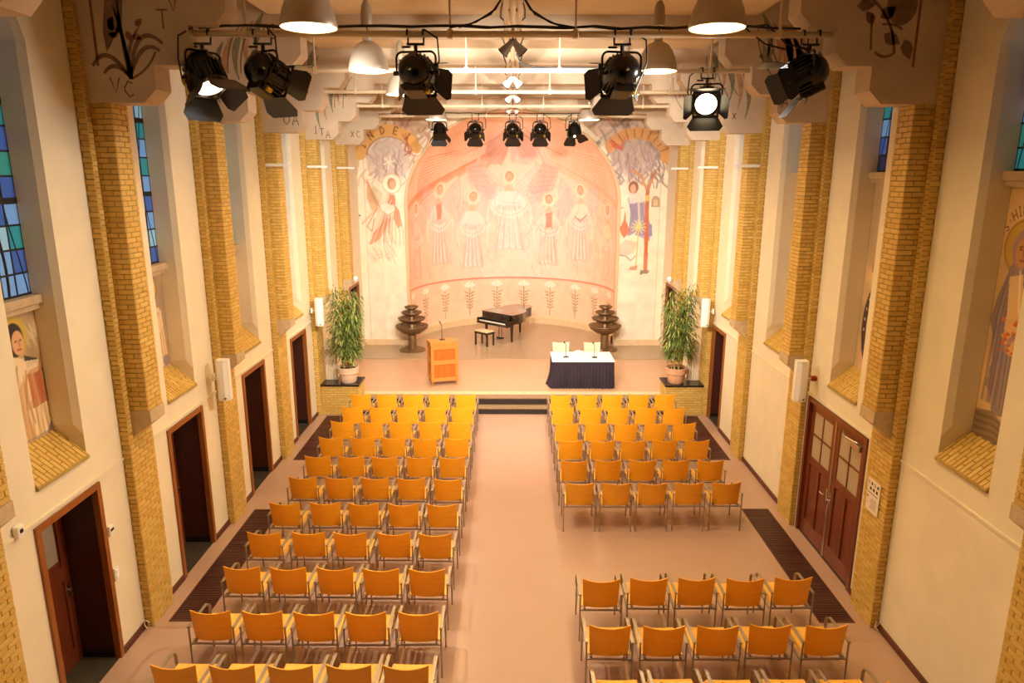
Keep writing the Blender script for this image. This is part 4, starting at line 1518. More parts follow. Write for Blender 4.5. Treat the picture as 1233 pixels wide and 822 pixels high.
def make_chair():
    c = thing('plywood_armchair', 'x', 'chair')
    obj('backrest', shell(.448, .488, .485, .905, -.205, -.245, .032, .035, .014), PLY, c, True)
    # seat with a waterfall front
    vs = []
    pr = [(-.19, .482), (-.05, .470), (.12, .478), (.25, .492), (.315, .486), (.345, .460)]
    mb = MB()
    n = len(pr)
    for t in (0, -.015):
        for y, z in pr:
            for u in (-1, -.5, 0, .5, 1):
                vs.append((u * .248, y, z + t - .008 * (1 - u * u)))
    m_ = n * 5
    fs = []
    for i in range(n - 1):
        for j in range(4):
            a = i * 5 + j
            fs += [(a, a + 1, a + 6, a + 5), (a + m_, a + 5 + m_, a + 6 + m_, a + 1 + m_)]
        a = i * 5
        fs += [(a, a + 5, a + 5 + m_, a + m_), (a + 4, a + 4 + m_, a + 9 + m_, a + 9)]
    for j in range(4):
        fs += [(j, j + m_, j + 1 + m_, j + 1), (m_ - 5 + j, m_ - 4 + j, 2 * m_ - 4 + j, 2 * m_ - 5 + j)]
    mb.add(vs, fs)
    obj('seat', mb, PLYS, c, True)
    X = .270
    for sx in (-1, 1):
        obj('rear_leg', MB().tube([(sx * X, -.265, 0), (sx * X, -.262, .70)], .0115, 8), LEGM, c, True)
        obj('front_leg', MB().tube([(sx * X, .31, 0), (sx * X, .31, .50)], .0115, 8), LEGM, c, True)
        # arm band: level, then looping down into the front leg
        path = [(-.275, .685), (-.15, .685), (.0, .68), (.16, .675)]
        for i in range(9):
            a = PI / 2 - i / 8 * PI * .5
            path.append((.195 + .115 * math.cos(a), .56 + .115 * math.sin(a)))
        path.append((.31, .48))
        vs, fs = [], []
        for i, (y, z) in enumerate(path):
            a = path[max(0, i - 1)]
            b = path[min(len(path) - 1, i + 1)]
            d = Vector((b[0] - a[0], b[1] - a[1])).normalized()
            nx_, nz_ = -d.y * .005, d.x * .005
            for px, t in ((-.019, 1), (.019, 1), (.019, -1), (-.019, -1)):
                vs.append((sx * X + px, y + nx_ * t, z + nz_ * t))
        for i in range(len(path) - 1):
            for k in range(4):
                a, b = i * 4 + k, i * 4 + (k + 1) % 4
                fs.append((a, b, b + 4, a + 4))
        fs += [(0, 1, 2, 3), tuple(len(vs) - 4 + q for q in range(4))]
        obj('armrest', MB().add(vs, fs), ARMW, c)
    rail = MB().box(-X, X, -.275, -.257, .455, .475)
    rail.box(-X, X, .10, .118, .43, .45)
    for sx in (-1, 1):
        rail.box(sx * X - .009, sx * X + .009, -.265, .31, .425, .445)
        rail.box(sx * .21 - .01, sx * .21 + .01, -.262, -.20, .46, .50)
    obj('frame_rail', rail, LEGM, c)
    return c


chair0 = make_chair()
used = False


def place_chair(x, y, z, rz, label, group):
    global used
    c = copy_tree(chair0) if used else chair0
    used = True
    c.location = (x, y, z)
    c.rotation_euler = (0, 0, rz)
    c['label'] = label
    c['group'] = group
    return c


PITCH = .628
SEATN = ['aisle seat', 'second seat from the aisle', 'middle seat', 'second seat from the wall', 'wall-end seat']
for r in range(11):
    yk = 16.13 - .952 * r
    for i in range(5):
        x = -3.63 + PITCH * i
        place_chair(x + random.uniform(-.012, .012), yk + .10 + random.uniform(-.02, .02) + .008 * (2 - i), 0, random.uniform(-.02, .02),
                    'doorway-side plywood armchair, %s row from the stage, %s' % (ordn(r), SEATN[4 - i]), 'plywood armchairs, block by the doorway wall')
for r, yk in enumerate([16.13, 15.17, 14.15, 13.17, 12.17, 11.20, 8.28, 7.31, 6.36]):
    for i in range(5):
        x = 1.155 + PITCH * i
        place_chair(x + random.uniform(-.012, .012), yk + .10 + random.uniform(-.02, .02) - .008 * (2 - i), 0, random.uniform(-.02, .02),
                    'double-door-side plywood armchair, %s row from the stage, %s' % (ordn(r), SEATN[i]), 'plywood armchairs, block by the double-door wall')
for x, lb in ((1.42, 'plywood chair on stage behind the table, coloured as overlit, at its piano end'), (2.33, 'plywood chair on stage behind the table, coloured as overlit, at its bronze-stand end')):
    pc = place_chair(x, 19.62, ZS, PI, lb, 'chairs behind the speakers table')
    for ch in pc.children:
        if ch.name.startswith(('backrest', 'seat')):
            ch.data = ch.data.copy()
            ch.data.materials[0] = PLY_LIT  # strong stage light on these two chairs painted as paler wood

# ================================================================== STAGE FURNITURE
# lectern
lec = thing('lectern', 'oak lectern with inset panels and gooseneck microphone on stage', 'lectern', (-1.93, 18.72, ZS), math.radians(17))
hw, hd, z0, z1 = .335, .27, .13, 1.17
fr = MB()
for sx in (-1, 1):
    for sy in (-1, 1):
        fr.bbox(sx * hw - .04, sx * hw + .04, sy * hd - .04, sy * hd + .04, z0, z1, .006)
for z, h in ((z0, .10), (.60, .12), (z1 - .14, .14)):
    for sy in (-1, 1):
        fr.bbox(-hw, hw, sy * hd - .032, sy * hd + .032, z, z + h, .006)
    for sx in (-1, 1):
        fr.bbox(sx * hw - .032, sx * hw + .032, -hd, hd, z, z + h, .006)
obj('cabinet_frame', fr, LECT, lec)
for z, h in ((z0 + .09, .42), (.71, .33)):
    obj('inset_panel', MB().box(-hw + .03, hw - .03, -hd - .012, -hd + .005, z, z + h), LECTP, lec)
    obj('inset_panel', MB().box(-hw - .012, -hw + .005, -hd + .03, hd - .03, z, z + h), LECTP, lec)
    obj('inset_panel', MB().box(hw - .005, hw + .012, -hd + .03, hd - .03, z, z + h), LECTP, lec)
tp = MB()
tp.prism([(-hd - .05, z1), (hd + .06, z1), (hd + .06, z1 + .025), (-hd - .05, z1 + .075)], -hw - .05, hw + .05, M=Matrix(((0, 0, 1, 0), (1, 0, 0, 0), (0, 1, 0, 0), (0, 0, 0, 1))))
obj('sloping_top', tp, LECT, lec)
for sx in (-1, 1):
    for sy in (-1, 1):
        obj('leg', MB().tube([(sx * hw, sy * hd, 0), (sx * hw, sy * hd, z0)], .02, 10), LECT, lec)


def gooseneck(name, lb, loc, h, rz=0, parent=None):
    m = thing(name, lb, 'microphone', loc, rz)
    b = MB()
    b.bbox(-.07, .07, -.05, .05, 0, .03, .008)
    obj('base', b, BLACKM, m)
    obj('button', MB().lathe([(0.0, .036), (.014, .036), (.016, .03), (.016, .028)], 10, Matrix.Translation((-.04, -.02, 0))), CHROME, m)
    obj('button', MB().lathe([(0.0, .036), (.014, .036), (.016, .03), (.016, .028)], 10, Matrix.Translation((.04, -.02, 0))), CHROME, m)
    pts = [(0, .02, .02), (0, .025, h * .5), (0, .02, h * .8), (-.03, -.01, h * .95), (-.05, -.03, h)]
    obj('gooseneck', MB().tube(pts, .008, 6), BLACKM, m, True)
    obj('microphone_head', MB().tube([(-.045, -.025, h - .02), (-.06, -.04, h + .01), (-.075, -.055, h + .04)], [.012, .018, .012], 8), BLACKM, m, True)
    return m


gooseneck('gooseneck_microphone', 'black gooseneck microphone on top of the oak lectern', (-1.93, 18.74, ZS + z1 + .048), .50, math.radians(17))

# table
tb = thing('skirted_table', 'speakers table with white cloth top and dark pleated skirt', 'table', (1.92, 18.70, ZS))
W2, D2, TH = .82, .52, .75
for sx in (-1, 1):
    for sy in (-1, 1):
        obj('leg', MB().tube([(sx * (W2 - .08), sy * (D2 - .08), 0), (sx * (W2 - .08), sy * (D2 - .08), TH - .03)], .018, 8), LEGM, tb)
obj('tabletop', MB().box(-W2 + .01, W2 - .01, -D2 + .01, D2 - .01, TH - .03, TH), LECT, tb)
# pleated skirt
vs, fs = [], []
peri = []
N = 150
per = [(-W2, D2), (-W2, -D2), (W2, -D2), (W2, D2)]
for (a, b), (c, d) in zip(per[:-1], per[1:]):
    L = math.hypot(c - a, d - b)
    n = int(L / .014)
    for i in range(n):
        t = i / n
        nx_, ny_ = (b - d) / L, (c - a) / L
        peri.append((a + (c - a) * t, b + (d - b) * t, -nx_, -ny_))
rows = 7
for j in range(rows):
    v = j / (rows - 1)
    z = TH - .005 - v * (TH - .012)
    for i, (x, y, nx_, ny_) in enumerate(peri):
        ph = i * 2 * PI / 6.2 + .6 * math.sin(i * .13)
        amp = .004 + .016 * v * (1 + .4 * math.sin(i * .21))
        fl = amp * math.sin(ph) + .010 + .012 * v
        # the corner by the piano side is dragged outwards at the floor
        dr = max(0, 1 - math.hypot(x + W2, y + D2 * .2) / .55) * v ** 2 * .14
        vs.append((x + nx_ * fl - dr, y + ny_ * fl, z + (.004 * math.sin(ph * .5) if j == rows - 1 else 0) + .004 * v))
m_ = len(peri)
for j in range(rows - 1):
    for i in range(m_ - 1):
        a = j * m_ + i
        fs.append((a, a + 1, a + 1 + m_, a + m_))
obj('pleated_skirt', MB().add(vs, fs), SKIRTC, tb, True, label='dark aubergine pleated skirt')
cl_ = MB()
cl_.bbox(-W2 - .025, W2 + .025, -D2 - .025, D2 + .025, TH + .001, TH + .012, .004)
tag(obj('tablecloth', cl_, CLOTH, loc=(1.92, 18.70, ZS)), 'white cloth spread over the top of the skirted table', 'tablecloth')
ZT = ZS + TH + .012
gooseneck('gooseneck_microphone', 'gooseneck microphone on the white cloth, nearer the piano', (1.48, 18.62, ZT), .42, .1)
gooseneck('gooseneck_microphone', 'gooseneck microphone on the white cloth, nearer the bronze stand', (2.26, 18.60, ZT), .42, .1)
# crumpled white paper on the table
bm = bmesh.new()
bmesh.ops.create_icosphere(bm, subdivisions=3, radius=.1)
for v in bm.verts:
    n_ = v.co.normalized()
    v.co *= 1 + .25 * math.sin(n_.x * 9 + 1) * math.cos(n_.y * 8) + random.uniform(-.12, .12)
    v.co.z = max(v.co.z * .7, -.05)
    v.co.x *= 1.3
me = bpy.data.meshes.new('crumpled_napkin')
bm.to_mesh(me)
bm.free()
me.materials.append(PAPER)
o = obj('crumpled_napkin', me, None, loc=(1.85, 18.92, ZT + .05))
tag(o, 'crumpled white napkin on the cloth between the two microphones', 'napkin')

# grand piano: local x along the keyboard (bass to treble), y towards the tail
ax = Vector((1.02, -.90, 0)).normalized()
pz = math.atan2(ax.y, ax.x)
pn = thing('grand_piano', 'black grand piano with closed lid at the back of the stage', 'piano', (-1.24, 23.92, ZS + .025), pz)
Lk = 1.42
out = [(0, .28), (Lk, .28), (Lk, .62), (Lk - .03, .85), (Lk - .12, 1.10), (Lk - .30, 1.30), (Lk - .46, 1.48), (Lk - .52, 1.70), (Lk - .55, 1.92), (Lk - .66, 2.08), (Lk - .86, 2.16), (.36, 2.14), (.12, 2.02), (.02, 1.80), (0, 1.5)]
obj('case', MB().prism(out, .66, .97), PIANO, pn)
lid = [(x + (.015 if x > .7 else -.015), y + (.015 if y > 1 else -.03)) for x, y in out]
obj('lid', MB().prism(lid, .972, .995), PIANOLID, pn, label='polished brown-black closed lid')
kb = MB()
kb.bbox(0, Lk, 0, .30, .60, .68, .01)
kb.bbox(0, .09, -.0, .30, .66, .80, .015)
kb.bbox(Lk - .09, Lk, .0, .30, .66, .80, .015)
kb.bbox(.08, Lk - .08, .20, .30, .66, .95, .008)
obj('keybed', kb, PIANO, pn)
obj('white_keys', MB().box(.10, Lk - .10, .02, .20, .685, .71), IVORY, pn, label='row of ivory white keys')
bk = MB()
kw = (Lk - .2) / 52
for i in range(51):
    if i % 7 not in (1, 4):
        x = .10 + kw * (i + 1)
        bk.box(x - .006, x + .006, .09, .20, .71, .722)
obj('black_keys', bk, BLACK, pn, kind='stuff')
for (x, y) in ((.12, .36), (Lk - .14, .40), (.46, 1.78)):
    lg = MB().tube([(x, y, .04), (x, y, .25), (x, y, .55), (x, y, .66)], [.035, .04, .058, .075], 8)
    l = obj('leg', lg, PIANO, pn)
    obj('caster', MB().tube([(x - .02, y, .022), (x + .02, y, .022)], .022, 10), CHROME, l, label='brass coloured caster')
ly = MB()
for dx in (-.06, .06):
    ly.tube([(Lk / 2 + dx, .44, .12), (Lk / 2 + dx, .44, .62)], .014, 8)
ly.bbox(Lk / 2 - .12, Lk / 2 + .12, .36, .50, .06, .13, .01)
lyo = obj('pedal_lyre', ly, PIANO, pn)
for dx in (-.05, 0, .05):
    obj('pedal', MB().bbox(Lk / 2 + dx - .012, Lk / 2 + dx + .012, .25, .38, .05, .065, .004), CHROME, lyo)

bn = thing('piano_bench', 'black piano bench with pale cushioned seat in front of the piano', 'bench', (-.94, 23.10, ZS + .025), pz)
obj('seat_frame', MB().bbox(-.30, .30, -.19, .19, .40, .46, .008), PIANO, bn)
obj('cushion', MB().bbox(-.29, .29, -.18, .18, .46, .51, .02), CUSHION, bn, True, label='pale beige cushion')
for sx in (-1, 1):
    for sy in (-1, 1):
        obj('leg', MB().bbox(sx * .265 - .024, sx * .265 + .024, sy * .155 - .024, sy * .155 + .024, 0, .40, .004), PIANO, bn)

# tiered stands flanking the apse
CUP = mesh_of('candle_cup', MB().tube([(0, 0, 0), (0, 0, .045)], .016, 6), BRONZE)
for x, y, lb in ((-3.28, 22.35, 'tiered bronze stand in front of the apse, behind the lectern'), (3.04, 22.45, 'tiered bronze stand in front of the apse, behind the skirted table')):
    t = thing('tiered_stand', lb, 'stand', (x, y, ZS + .025), 0, 'tiered stands either side of the apse')
    obj('base_disk', MB().lathe([(.43, 0), (.43, .03), (.40, .045), (.15, .06)], 32), BRONZE, t, True)
    obj('post', MB().lathe([(.135, .05), (.135, 1.0), (.10, 1.05), (.10, 1.50)], 24), BRONZE, t, True)
    for z, d, dp in ((.80, 1.05, .22), (1.05, .86, .12), (1.25, .64, .09), (1.43, .42, .07)):
        r = d / 2
        ti = obj('tier', MB().lathe([(.10, z - dp), (r * .55, z - dp), (r * .92, z - dp * .35), (r, z - .015), (r * .97, z), (r * .86, z - .012), (r * .80, z - .03), (.10, z - .03)], 36), BRONZE, t, True)
        rim_ = MB()
        M = Matrix.Translation((0, 0, z + .02))
        ring = [(r * math.cos(a), r * math.sin(a), 0) for a in np.linspace(0, 2 * PI, 37)]
        rim_.tube(ring, .018, 6, False, M)
        obj('rim', rim_, BRONZE, ti, True)
        for q in range(8):
            a = q * PI / 4 + z
            obj('candle_cup', CUP, None, ti, loc=(r * .93 * math.cos(a), r * .93 * math.sin(a), z))

# brick plinths with black slabs, fluted panels, bamboo pots at the stage corners
for s, pm, nt in ((-1, TERRAP, 'doorway wall'), (1, TERRA, 'double-door wall')):
    x0, x1 = sorted((s * 3.92, s * 4.88))
    yb0 = 17.06
    pl = thing('brick_plinth', 'pale brick plinth with black top slab at the stage corner by the ' + nt, 'plinth', ((x0 + x1) / 2, yb0, 0), 0, 'brick plinths at the stage corners')
    w2 = (x1 - x0) / 2
    obj('core', MB().box(-w2 + .01, w2 - .01, .01, .70, 0, .76), MORTAR, pl)
    lay(pl, bond(2 * w2, .76, .205, .0633), (-w2, .01, 0), (1, 0, 0), (0, 0, 1), (0, -1, 0), .012, True)
    sd = MB()
    ux = -w2 if s > 0 else w2
    lay(pl, bond(.70, .76, .205, .0633), (ux + (.01 if s > 0 else -.01), 0, 0), (0, 1, 0), (0, 0, 1), (-s, 0, 0), .012, False, sd)
    obj('brickwork', sd, [BRICK_A, BRICK_B, BRICK_C], pl, kind='stuff')
    obj('black_slab', MB().bbox(-w2 - (.03 if s > 0 else 0), w2 + (.03 if s < 0 else 0), -.03, .72, .76, .805, .006), SLAB, pl, label='black polished top slab')
    ztop = .805
    fp = thing('fluted_panel', 'cream fluted panel with rounded top and carved knot, by the ' + nt, 'carving', (s * 4.70, 17.50, ztop), 0, 'fluted panels behind the bamboo')
    body = MB()
    prof = [(-.15, 0), (.15, 0), (.15, .92)] + [(.15 * math.cos(a), .92 + .15 * math.sin(a)) for a in np.linspace(0, PI, 13)[1:-1]] + [(-.15, .92)]
    body.prism(prof, 0, .07, M=BXZ)
    obj('body', body, FLUTE, fp)
    for q in range(5):
        x = -.115 + .0575 * q
        obj('flute', MB().tube([(x, 0.0, .02), (x, 0.0, .88 + .06 * math.cos((q - 2) * .5))], .018, 8), FLUTE, fp, True)
    kn = MB()
    kn.tube([(-.05 + .06 * math.cos(a), -.03, .74 + .07 * math.sin(a)) for a in np.linspace(-.4, 4.4, 14)], .018, 8)
    kn.tube([(-.05, -.03, .74), (.02, -.035, .80)], .014, 6)
    obj('carved_knot', kn, STONE, fp, True)
    # pot and bamboo
    px, pyy = s * 4.22, 17.33
    pt = thing('potted_bamboo', 'tall bushy bamboo in a %s pot by the %s' % ('pale cream' if s < 0 else 'terracotta', nt), 'plant', (px, pyy, ztop), 0, 'potted bamboos at the stage corners')
    obj('pot', MB().lathe([(.0, 0), (.185, 0), (.20, .02), (.235, .25), (.265, .25), (.275, .37), (.285, .40), (.26, .41), (.25, .36), (.0, .36)], 32), pm, pt, True)
    obj('soil', MB().lathe([(.255, .355), (.12, .37), (0, .375)], 24), SOIL, pt)
    rr = random.Random(40 + s)
    canes = []
    for q in range(11):
        a = rr.uniform(0, 2 * PI)
        r = rr.uniform(.03, .15)
        h = rr.uniform(1.5, 2.28)
        lean = rr.uniform(.04, .22)
        b0 = Vector((r * math.cos(a), r * math.sin(a), .34))
        b1 = Vector((r * math.cos(a) * 1.3 + lean * math.cos(a), r * 1.3 * math.sin(a) + lean * math.sin(a), .34 + h))
        mid = (b0 + b1) / 2 + Vector((rr.uniform(-.02, .02), rr.uniform(-.02, .02), 0))
        canes.append((b0, mid, b1))
        obj('cane', MB().tube([b0, (b0 + mid) / 2, mid, (mid + b1) / 2, b1], [.014, .013, .011, .008, .004], 6), CANE, pt, True)
    for nm, mt, cnt in (('foliage', LEAFA, 2100), ('foliage', LEAFB, 1000 if s < 0 else 600)):
        lf = MB()
        for q in range(cnt):
            b0, mid, b1 = rr.choice(canes)
            t = rr.uniform(.12, 1.0) ** .8
            p = b0.lerp(mid, t * 2) if t < .5 else mid.lerp(b1, t * 2 - 1)
            a = rr.uniform(0, 2 * PI)
            gap = 1.0 if (p.z % .62) > .12 else .45
            spread = rr.uniform(.03, .40) * (.70 + .30 * math.sin(t * PI)) * gap
            c0 = p + Vector((math.cos(a) * spread, math.sin(a) * spread, rr.uniform(-.06, .06)))
            if c0.z < .52:
                continue
            L = rr.uniform(.14, .26)
            w = rr.uniform(.010, .019)
            d = Vector((math.cos(a) * .8, math.sin(a) * .8, rr.uniform(-1.0, .35))).normalized()
            sdv = d.cross(Vector((0, 0, 1))).normalized()
            up = sdv.cross(d)
            q1 = c0 + d * L * .45 + up * .01
            q2 = c0 + d * L + Vector((0, 0, -.03))
            lim = .50
            if abs(q2.x) > lim or q2.y > .5:
                continue
            lf.add([c0, q1 + sdv * w, q2, q1 - sdv * w], [(0, 1, 2, 3)])
        obj(nm, lf, mt, pt, kind='stuff')

# ================================================================== WALL FITTINGS
for s, y, lb in ((-1, 10.98, 'white column loudspeaker before the third doorway-wall pilaster'), (-1, 16.78, 'white column loudspeaker by the stage on the doorway wall'),
                 (1, 10.98, 'white column loudspeaker with red wall plug above the double door'), (1, 16.78, 'white column loudspeaker by the stage on the double-door wall')):
    sp = thing('column_loudspeaker', lb, 'loudspeaker', (s * 4.71, y, 2.40), 0, 'white column loudspeakers on the pilasters')
    poly = [(-.09, .07), (-.10, -.05), (-.04, -.10), (.04, -.10), (.10, -.05), (.09, .07)]
    obj('cabinet', MB().prism(poly, 0, .68), WHITEP, sp)
    obj('front_grille', MB().prism([(-.085, -.068), (-.035, -.108), (.035, -.108), (.085, -.068), (.03, -.09), (-.03, -.09)], .04, .64), CLOTH, sp)
    obj('badge', MB().box(.02, .05, -.112, -.10, .035, .055), BLACKM, sp)
    obj('bracket', MB().tube([(0, .03, .36), (s * .06, .06, .36), (s * .22, .06, .36)], .012, 8), WHITEP, sp, True)
    if s > 0 and y < 12:
        obj('red_wall_plug', MB().lathe([(.035, 0), (.045, .01), (.045, .07), (.035, .085)], 16, Matrix.Translation((.20, .06, .36)) @ Matrix.Rotation(PI / 2, 4, 'Y')), RED, sp, True, label='red cup-shaped wall plug')
    else:
        obj('wall_plate', MB().box(s * .20 - .02, s * .20 + .02, .02, .10, .30, .42), WHITEP, sp)
    cb = [(0, .07, .10), (s * .05, .11, .02), (s * .09, .12, .10), (s * .12, .13, .30)]
    obj('cable', MB().tube(cb, .006, 5), WHITEP, sp, True)

for s in (-1, 1):
    for k in (2, 3, 4):
        r = thing('light_batten', 'slim cream batten jutting from the %s pilaster %s' % (ordn(k), SIDE[s]), 'batten', (s * 4.63, py(k) + .07, 6.18), 0, 'slim battens jutting from the pilasters')
        obj('tube', MB().bbox(-.24, .24, -.045, .03, -.028, .028, .008), WHITEP, r)
        obj('bracket', MB().box(s * .04 - .03, s * .04 + .03, .0, .06, -.02, .03), GREY, r)
    wl = thing('wall_bulb', 'small glowing wall bulb above the stage door on the ' + ('doorway wall' if s < 0 else 'double-door wall'), 'lamp', (s * 4.94, 21.85, 2.78), 0, 'small bulbs above the stage doors')
    obj('bulb', MB().lathe([(0, .10), (.04, .085), (.055, .05), (.04, .015), (0, 0)], 16), SMALLB, wl, True)
    obj('socket', MB().box(-.03 if s < 0 else -.02, .02 if s < 0 else .055, -.03, .03, -.03, .005), WHITEP, wl)

ms = thing('motion_sensor', 'small white motion sensor high beside the nearest dark doorway', 'sensor', (-4.995, 6.40, 2.44))
obj('housing', MB().bbox(0, .06, -.05, .05, 0, .13, .015), WHITEP, ms)
obj('lens', MB().box(.058, .066, -.02, .02, .05, .09), BLACKM, ms)
th = thing('thermostat', 'white thermostat with dark display beside the nearest doorway', 'thermostat', (-4.995, 7.90, 1.64))
obj('housing', MB().bbox(0, .035, -.05, .05, 0, .13, .008), WHITEP, th)
obj('display', MB().box(.033, .039, -.032, .032, .06, .09), BLACKM, th)
sw = thing('light_switch', 'white double switch plate below the thermostat', 'switch', (-4.995, 7.90, 1.02))
obj('plate', MB().bbox(0, .02, -.045, .045, 0, .17, .005), WHITEP, sw)
for z in (.03, .10):
    obj('rocker', MB().bbox(.016, .03, -.028, .028, z, z + .045, .004), CLOTH, sw)
for s, y in ((-1, 8.34), (1, 8.34)):
    cb = thing('loose_cable', 'loose pale cable end at the foot of the pilaster %s' % ('by the nearest dark doorway' if s < 0 else 'past the double door'), 'cable', (s * 4.93, y, 0))
    obj('cable_loop', MB().tube([(0, 0, .02), (.03, -.03, .12), (-.01, -.05, .16), (-.03, -.04, .08), (.02, -.06, .03)], .008, 6), PIPE, cb, True)
pqx = thing('wall_plaque', 'small arched stone plaque beside the painted blue-robed saint', 'plaque', (4.63, YB, 5.0))
obj('plaque_body', MB().prism([(-.13, 0), (.13, 0), (.13, .22)] + [(.13 * math.cos(a), .22 + .13 * math.sin(a)) for a in np.linspace(0, PI, 9)[1:-1]] + [(-.13, .22)], -.05, .0, M=BXZ), STONE, pqx)
obj('inner_relief', MB().bbox(-.07, .07, -.07, -.04, .04, .24, .02), SKIRT, pqx)
dc = thing('dome_camera', 'small white camera on the end wall beside the painted winged saint', 'camera', (-4.95, YB - .02, 4.72))
obj('housing', MB().bbox(-.04, .04, -.10, 0, -.04, .04, .015), WHITEP, dc)
obj('lens', MB().lathe([(0, .03), (.02, .02), (.022, 0)], 10, Matrix.Translation((0, -.10, 0)) @ Matrix.Rotation(PI / 2, 4, 'X')), BLACKM, dc)

# house rules board on the pilaster beside the double door
sg = thing('notice_board', 'white notice board with small pictograms on the pilaster beside the double door', 'sign', (X_IN - .006, 8.69, 1.56))
obj('board', MB().bbox(-.012, 0, -.16, .16, 0, .46, .003), SIGNM, sg)
pic = MB()
for q, y in enumerate((.12, .045, -.03, -.105)):
    M = Matrix.Translation((-.0135, y, .40))
    if q % 2:
        pic.add([(0, a, b) for a, b in ((-.02, -.02), (.02, -.02), (.02, .012), (0, .025), (-.02, .012))], [(0, 1, 2, 3, 4)], M)
    else:
        ring = [(.022 * math.cos(t), .022 * math.sin(t)) for t in np.linspace(0, 2 * PI, 13)[:-1]]
        inn = [(a * .65, b * .65) for a, b in ring]
        pic.add([(0, a, b) for a, b in ring + inn], [(i, (i + 1) % 12, (i + 1) % 12 + 12, i + 12) for i in range(12)], M)
for q, y in enumerate((.07, -.01, -.09)):
    M = Matrix.Translation((-.0135, y, .325))
    pic.add([(0, a, b) for a, b in ((-.022, -.022), (.022, -.022), (.022, .022), (-.022, .022))], [(0, 1, 2, 3)], M)
obj('pictograms', pic, BLACKM, sg)
ln = MB()
ln.box(-.0145, -.012, -.12, .14, .255, .265)
for q in range(6):
    ln.box(-.0138, -.012, -.11, .06 - .02 * (q % 3), .06 + .026 * q, .066 + .026 * q)
ln.add([(-.0136, .125 + .018 * math.cos(t), .2 + .018 * math.sin(t)) for t in np.linspace(0, 2 * PI, 11)[:-1]], [tuple(range(10))])
obj('printed_lines', ln, GREY, sg)


# ================================================================== LIGHTING BARS, LAMPS, CABLES
BAR_Z = 7.57
BN = {0: 'holding five big lamps, first', 1: 'holding one lamp near its end, second', 2: 'without lamps, third', 3: 'without lamps, fourth', 4: 'holding five lamps before the apse, fifth'}
for k in range(5):
    y = py(k) + .24
    b = thing('lighting_bar', 'cream lighting bar %s from the near end' % BN[k], 'lighting bar', (0, y, BAR_Z), 0, 'lighting bars across the hall')
    obj('pipe', MB().tube([(-3.70, 0, 0), (3.70, 0, 0)], .036, 12), PIPE, b, True)
    for x in (-3.06, -.72, .72, 3.06):
        obj('hanger_rod', MB().tube([(x, 0, .03), (x, 0, 8.34 - BAR_Z)], .012 if abs(x) < 2 else .018, 6), PIPE, b)
        obj('rod_clamp', MB().bbox(x - .03, x + .03, -.045, .045, -.045, .05, .01), PIPE, b)
    if k in (0, 1, 4):
        cb = MB()
        pts = [(-3.6, 0, .06)]
        for i, x in enumerate(np.linspace(-3.3, 3.3, 23)):
            pts.append((x, random.uniform(-.03, .03), .055 + random.uniform(0, .035)))
        cb.tube(pts, .014, 6)
        if k == 0:
            cb.tube([(p[0] + .05, p[1] + .02, p[2] + .012) for p in pts[2:-4]], .011, 5)
            for sd in (-1, 1):
                for q in range(2):
                    cb.tube([(sd * .12, .05, .40), (sd * (.2 + .05 * q), .03, .27 - .05 * q), (sd * (.42 + .06 * q), 0, .13 - .02 * q), (sd * (.62 + .1 * q), 0, .07)], .011, 6)
            for x0, dx in ((2.9, .25), (2.6, .3)):
                cb.tube([(x0 - .4, 0, .06), (x0, -.03, .10), (x0 + dx, 0, -.10), (x0 + dx + .25, 0, -.16)], .01, 6)
        elif k == 1:
            cb = MB()
            cb.tube([(0.05, 0, .25), (.12, .02, .12), (.3, 0, .05), (.6, 0, .045), (1.5, 0, .045), (2.2, 0, .05)], .012, 6)
        obj('cable_run', cb, CABLE, b, True)

# twin strut rail along the middle of the ceiling
rl = thing('ceiling_rail', 'long cream twin-strut rail running along the middle under the ceiling', 'rail', (0, 7.0, 7.93), 0)
for x in (-.085, .085):
    obj('strut', MB().bbox(x - .028, x + .028, 0, 13.4, -.03, .03, .006), PIPE, rl)
obj('middle_conduit', MB().tube([(0, 0, .0), (0, 13.4, .0)], .035, 10), PIPE, rl)
for q in range(14):
    obj('cross_tie', MB().box(-.12, .12, .35 + q * .97 - .03, .35 + q * .97 + .03, .02, .045), PIPE, rl)
cbm = MB()
for sx in (-1, 1):
    pts = [(sx * (.13 + .03 * math.sin(i * 1.7)), .3 + i * .45, .02 + .03 * math.cos(i * 2.1)) for i in range(28)]
    cbm.tube(pts, .011, 5)
obj('cable_run', cbm, CABLE, rl, True)
for (y, x) in ((8.62, 0), (11.5, 0), (14.38, 0), (17.26, 0), (20.14, 0)):
    obj('drop_post', MB().box(-.02, .02, y - 7.0 - .02, y - 7.0 + .02, .03, .41), PIPE, rl)

# twin small spots under the rail
for i, (y, lit) in enumerate(((10.0, 0), (13.6, 1), (16.4, 1), (19.2, 1))):
    t = thing('twin_spot', 'pair of small cone spots under the ceiling rail, %s from the near end' % ordn(i), 'spotlight', (0, y, 7.90), 0, 'twin small spots along the rail')
    obj('stem', MB().tube([(0, 0, 0), (0, 0, -.22)], .016, 8), GREY, t)
    for sd in (-1, 1):
        M = Matrix.Translation((sd * .045, 0, -.21)) @ Matrix.Rotation(sd * -.75, 4, 'Y') @ Matrix.Rotation(.25, 4, 'X') @ Matrix.Scale(.8, 4)
        hd = obj('spot_head', MB().lathe([(0, .09), (.05, .085), (.055, .0), (.085, -.12), (.09, -.17), (.078, -.17), (.07, -.12), (0, -.10)], 20, M), WHITEP if lit else GREY, t, True)  # heads alike; the less lit pair is coloured grey, the rest white
        if lit:
            obj('glowing_lens', MB().lathe([(0, -.125), (.072, -.12)], 16, M), LENS, hd)
        rim_ = [(.09 * math.cos(a), .09 * math.sin(a), -.17) for a in np.linspace(0, 2 * PI, 21)]
        obj('black_rim', MB().tube(rim_, .011, 5, False, M), BLACKM, hd)

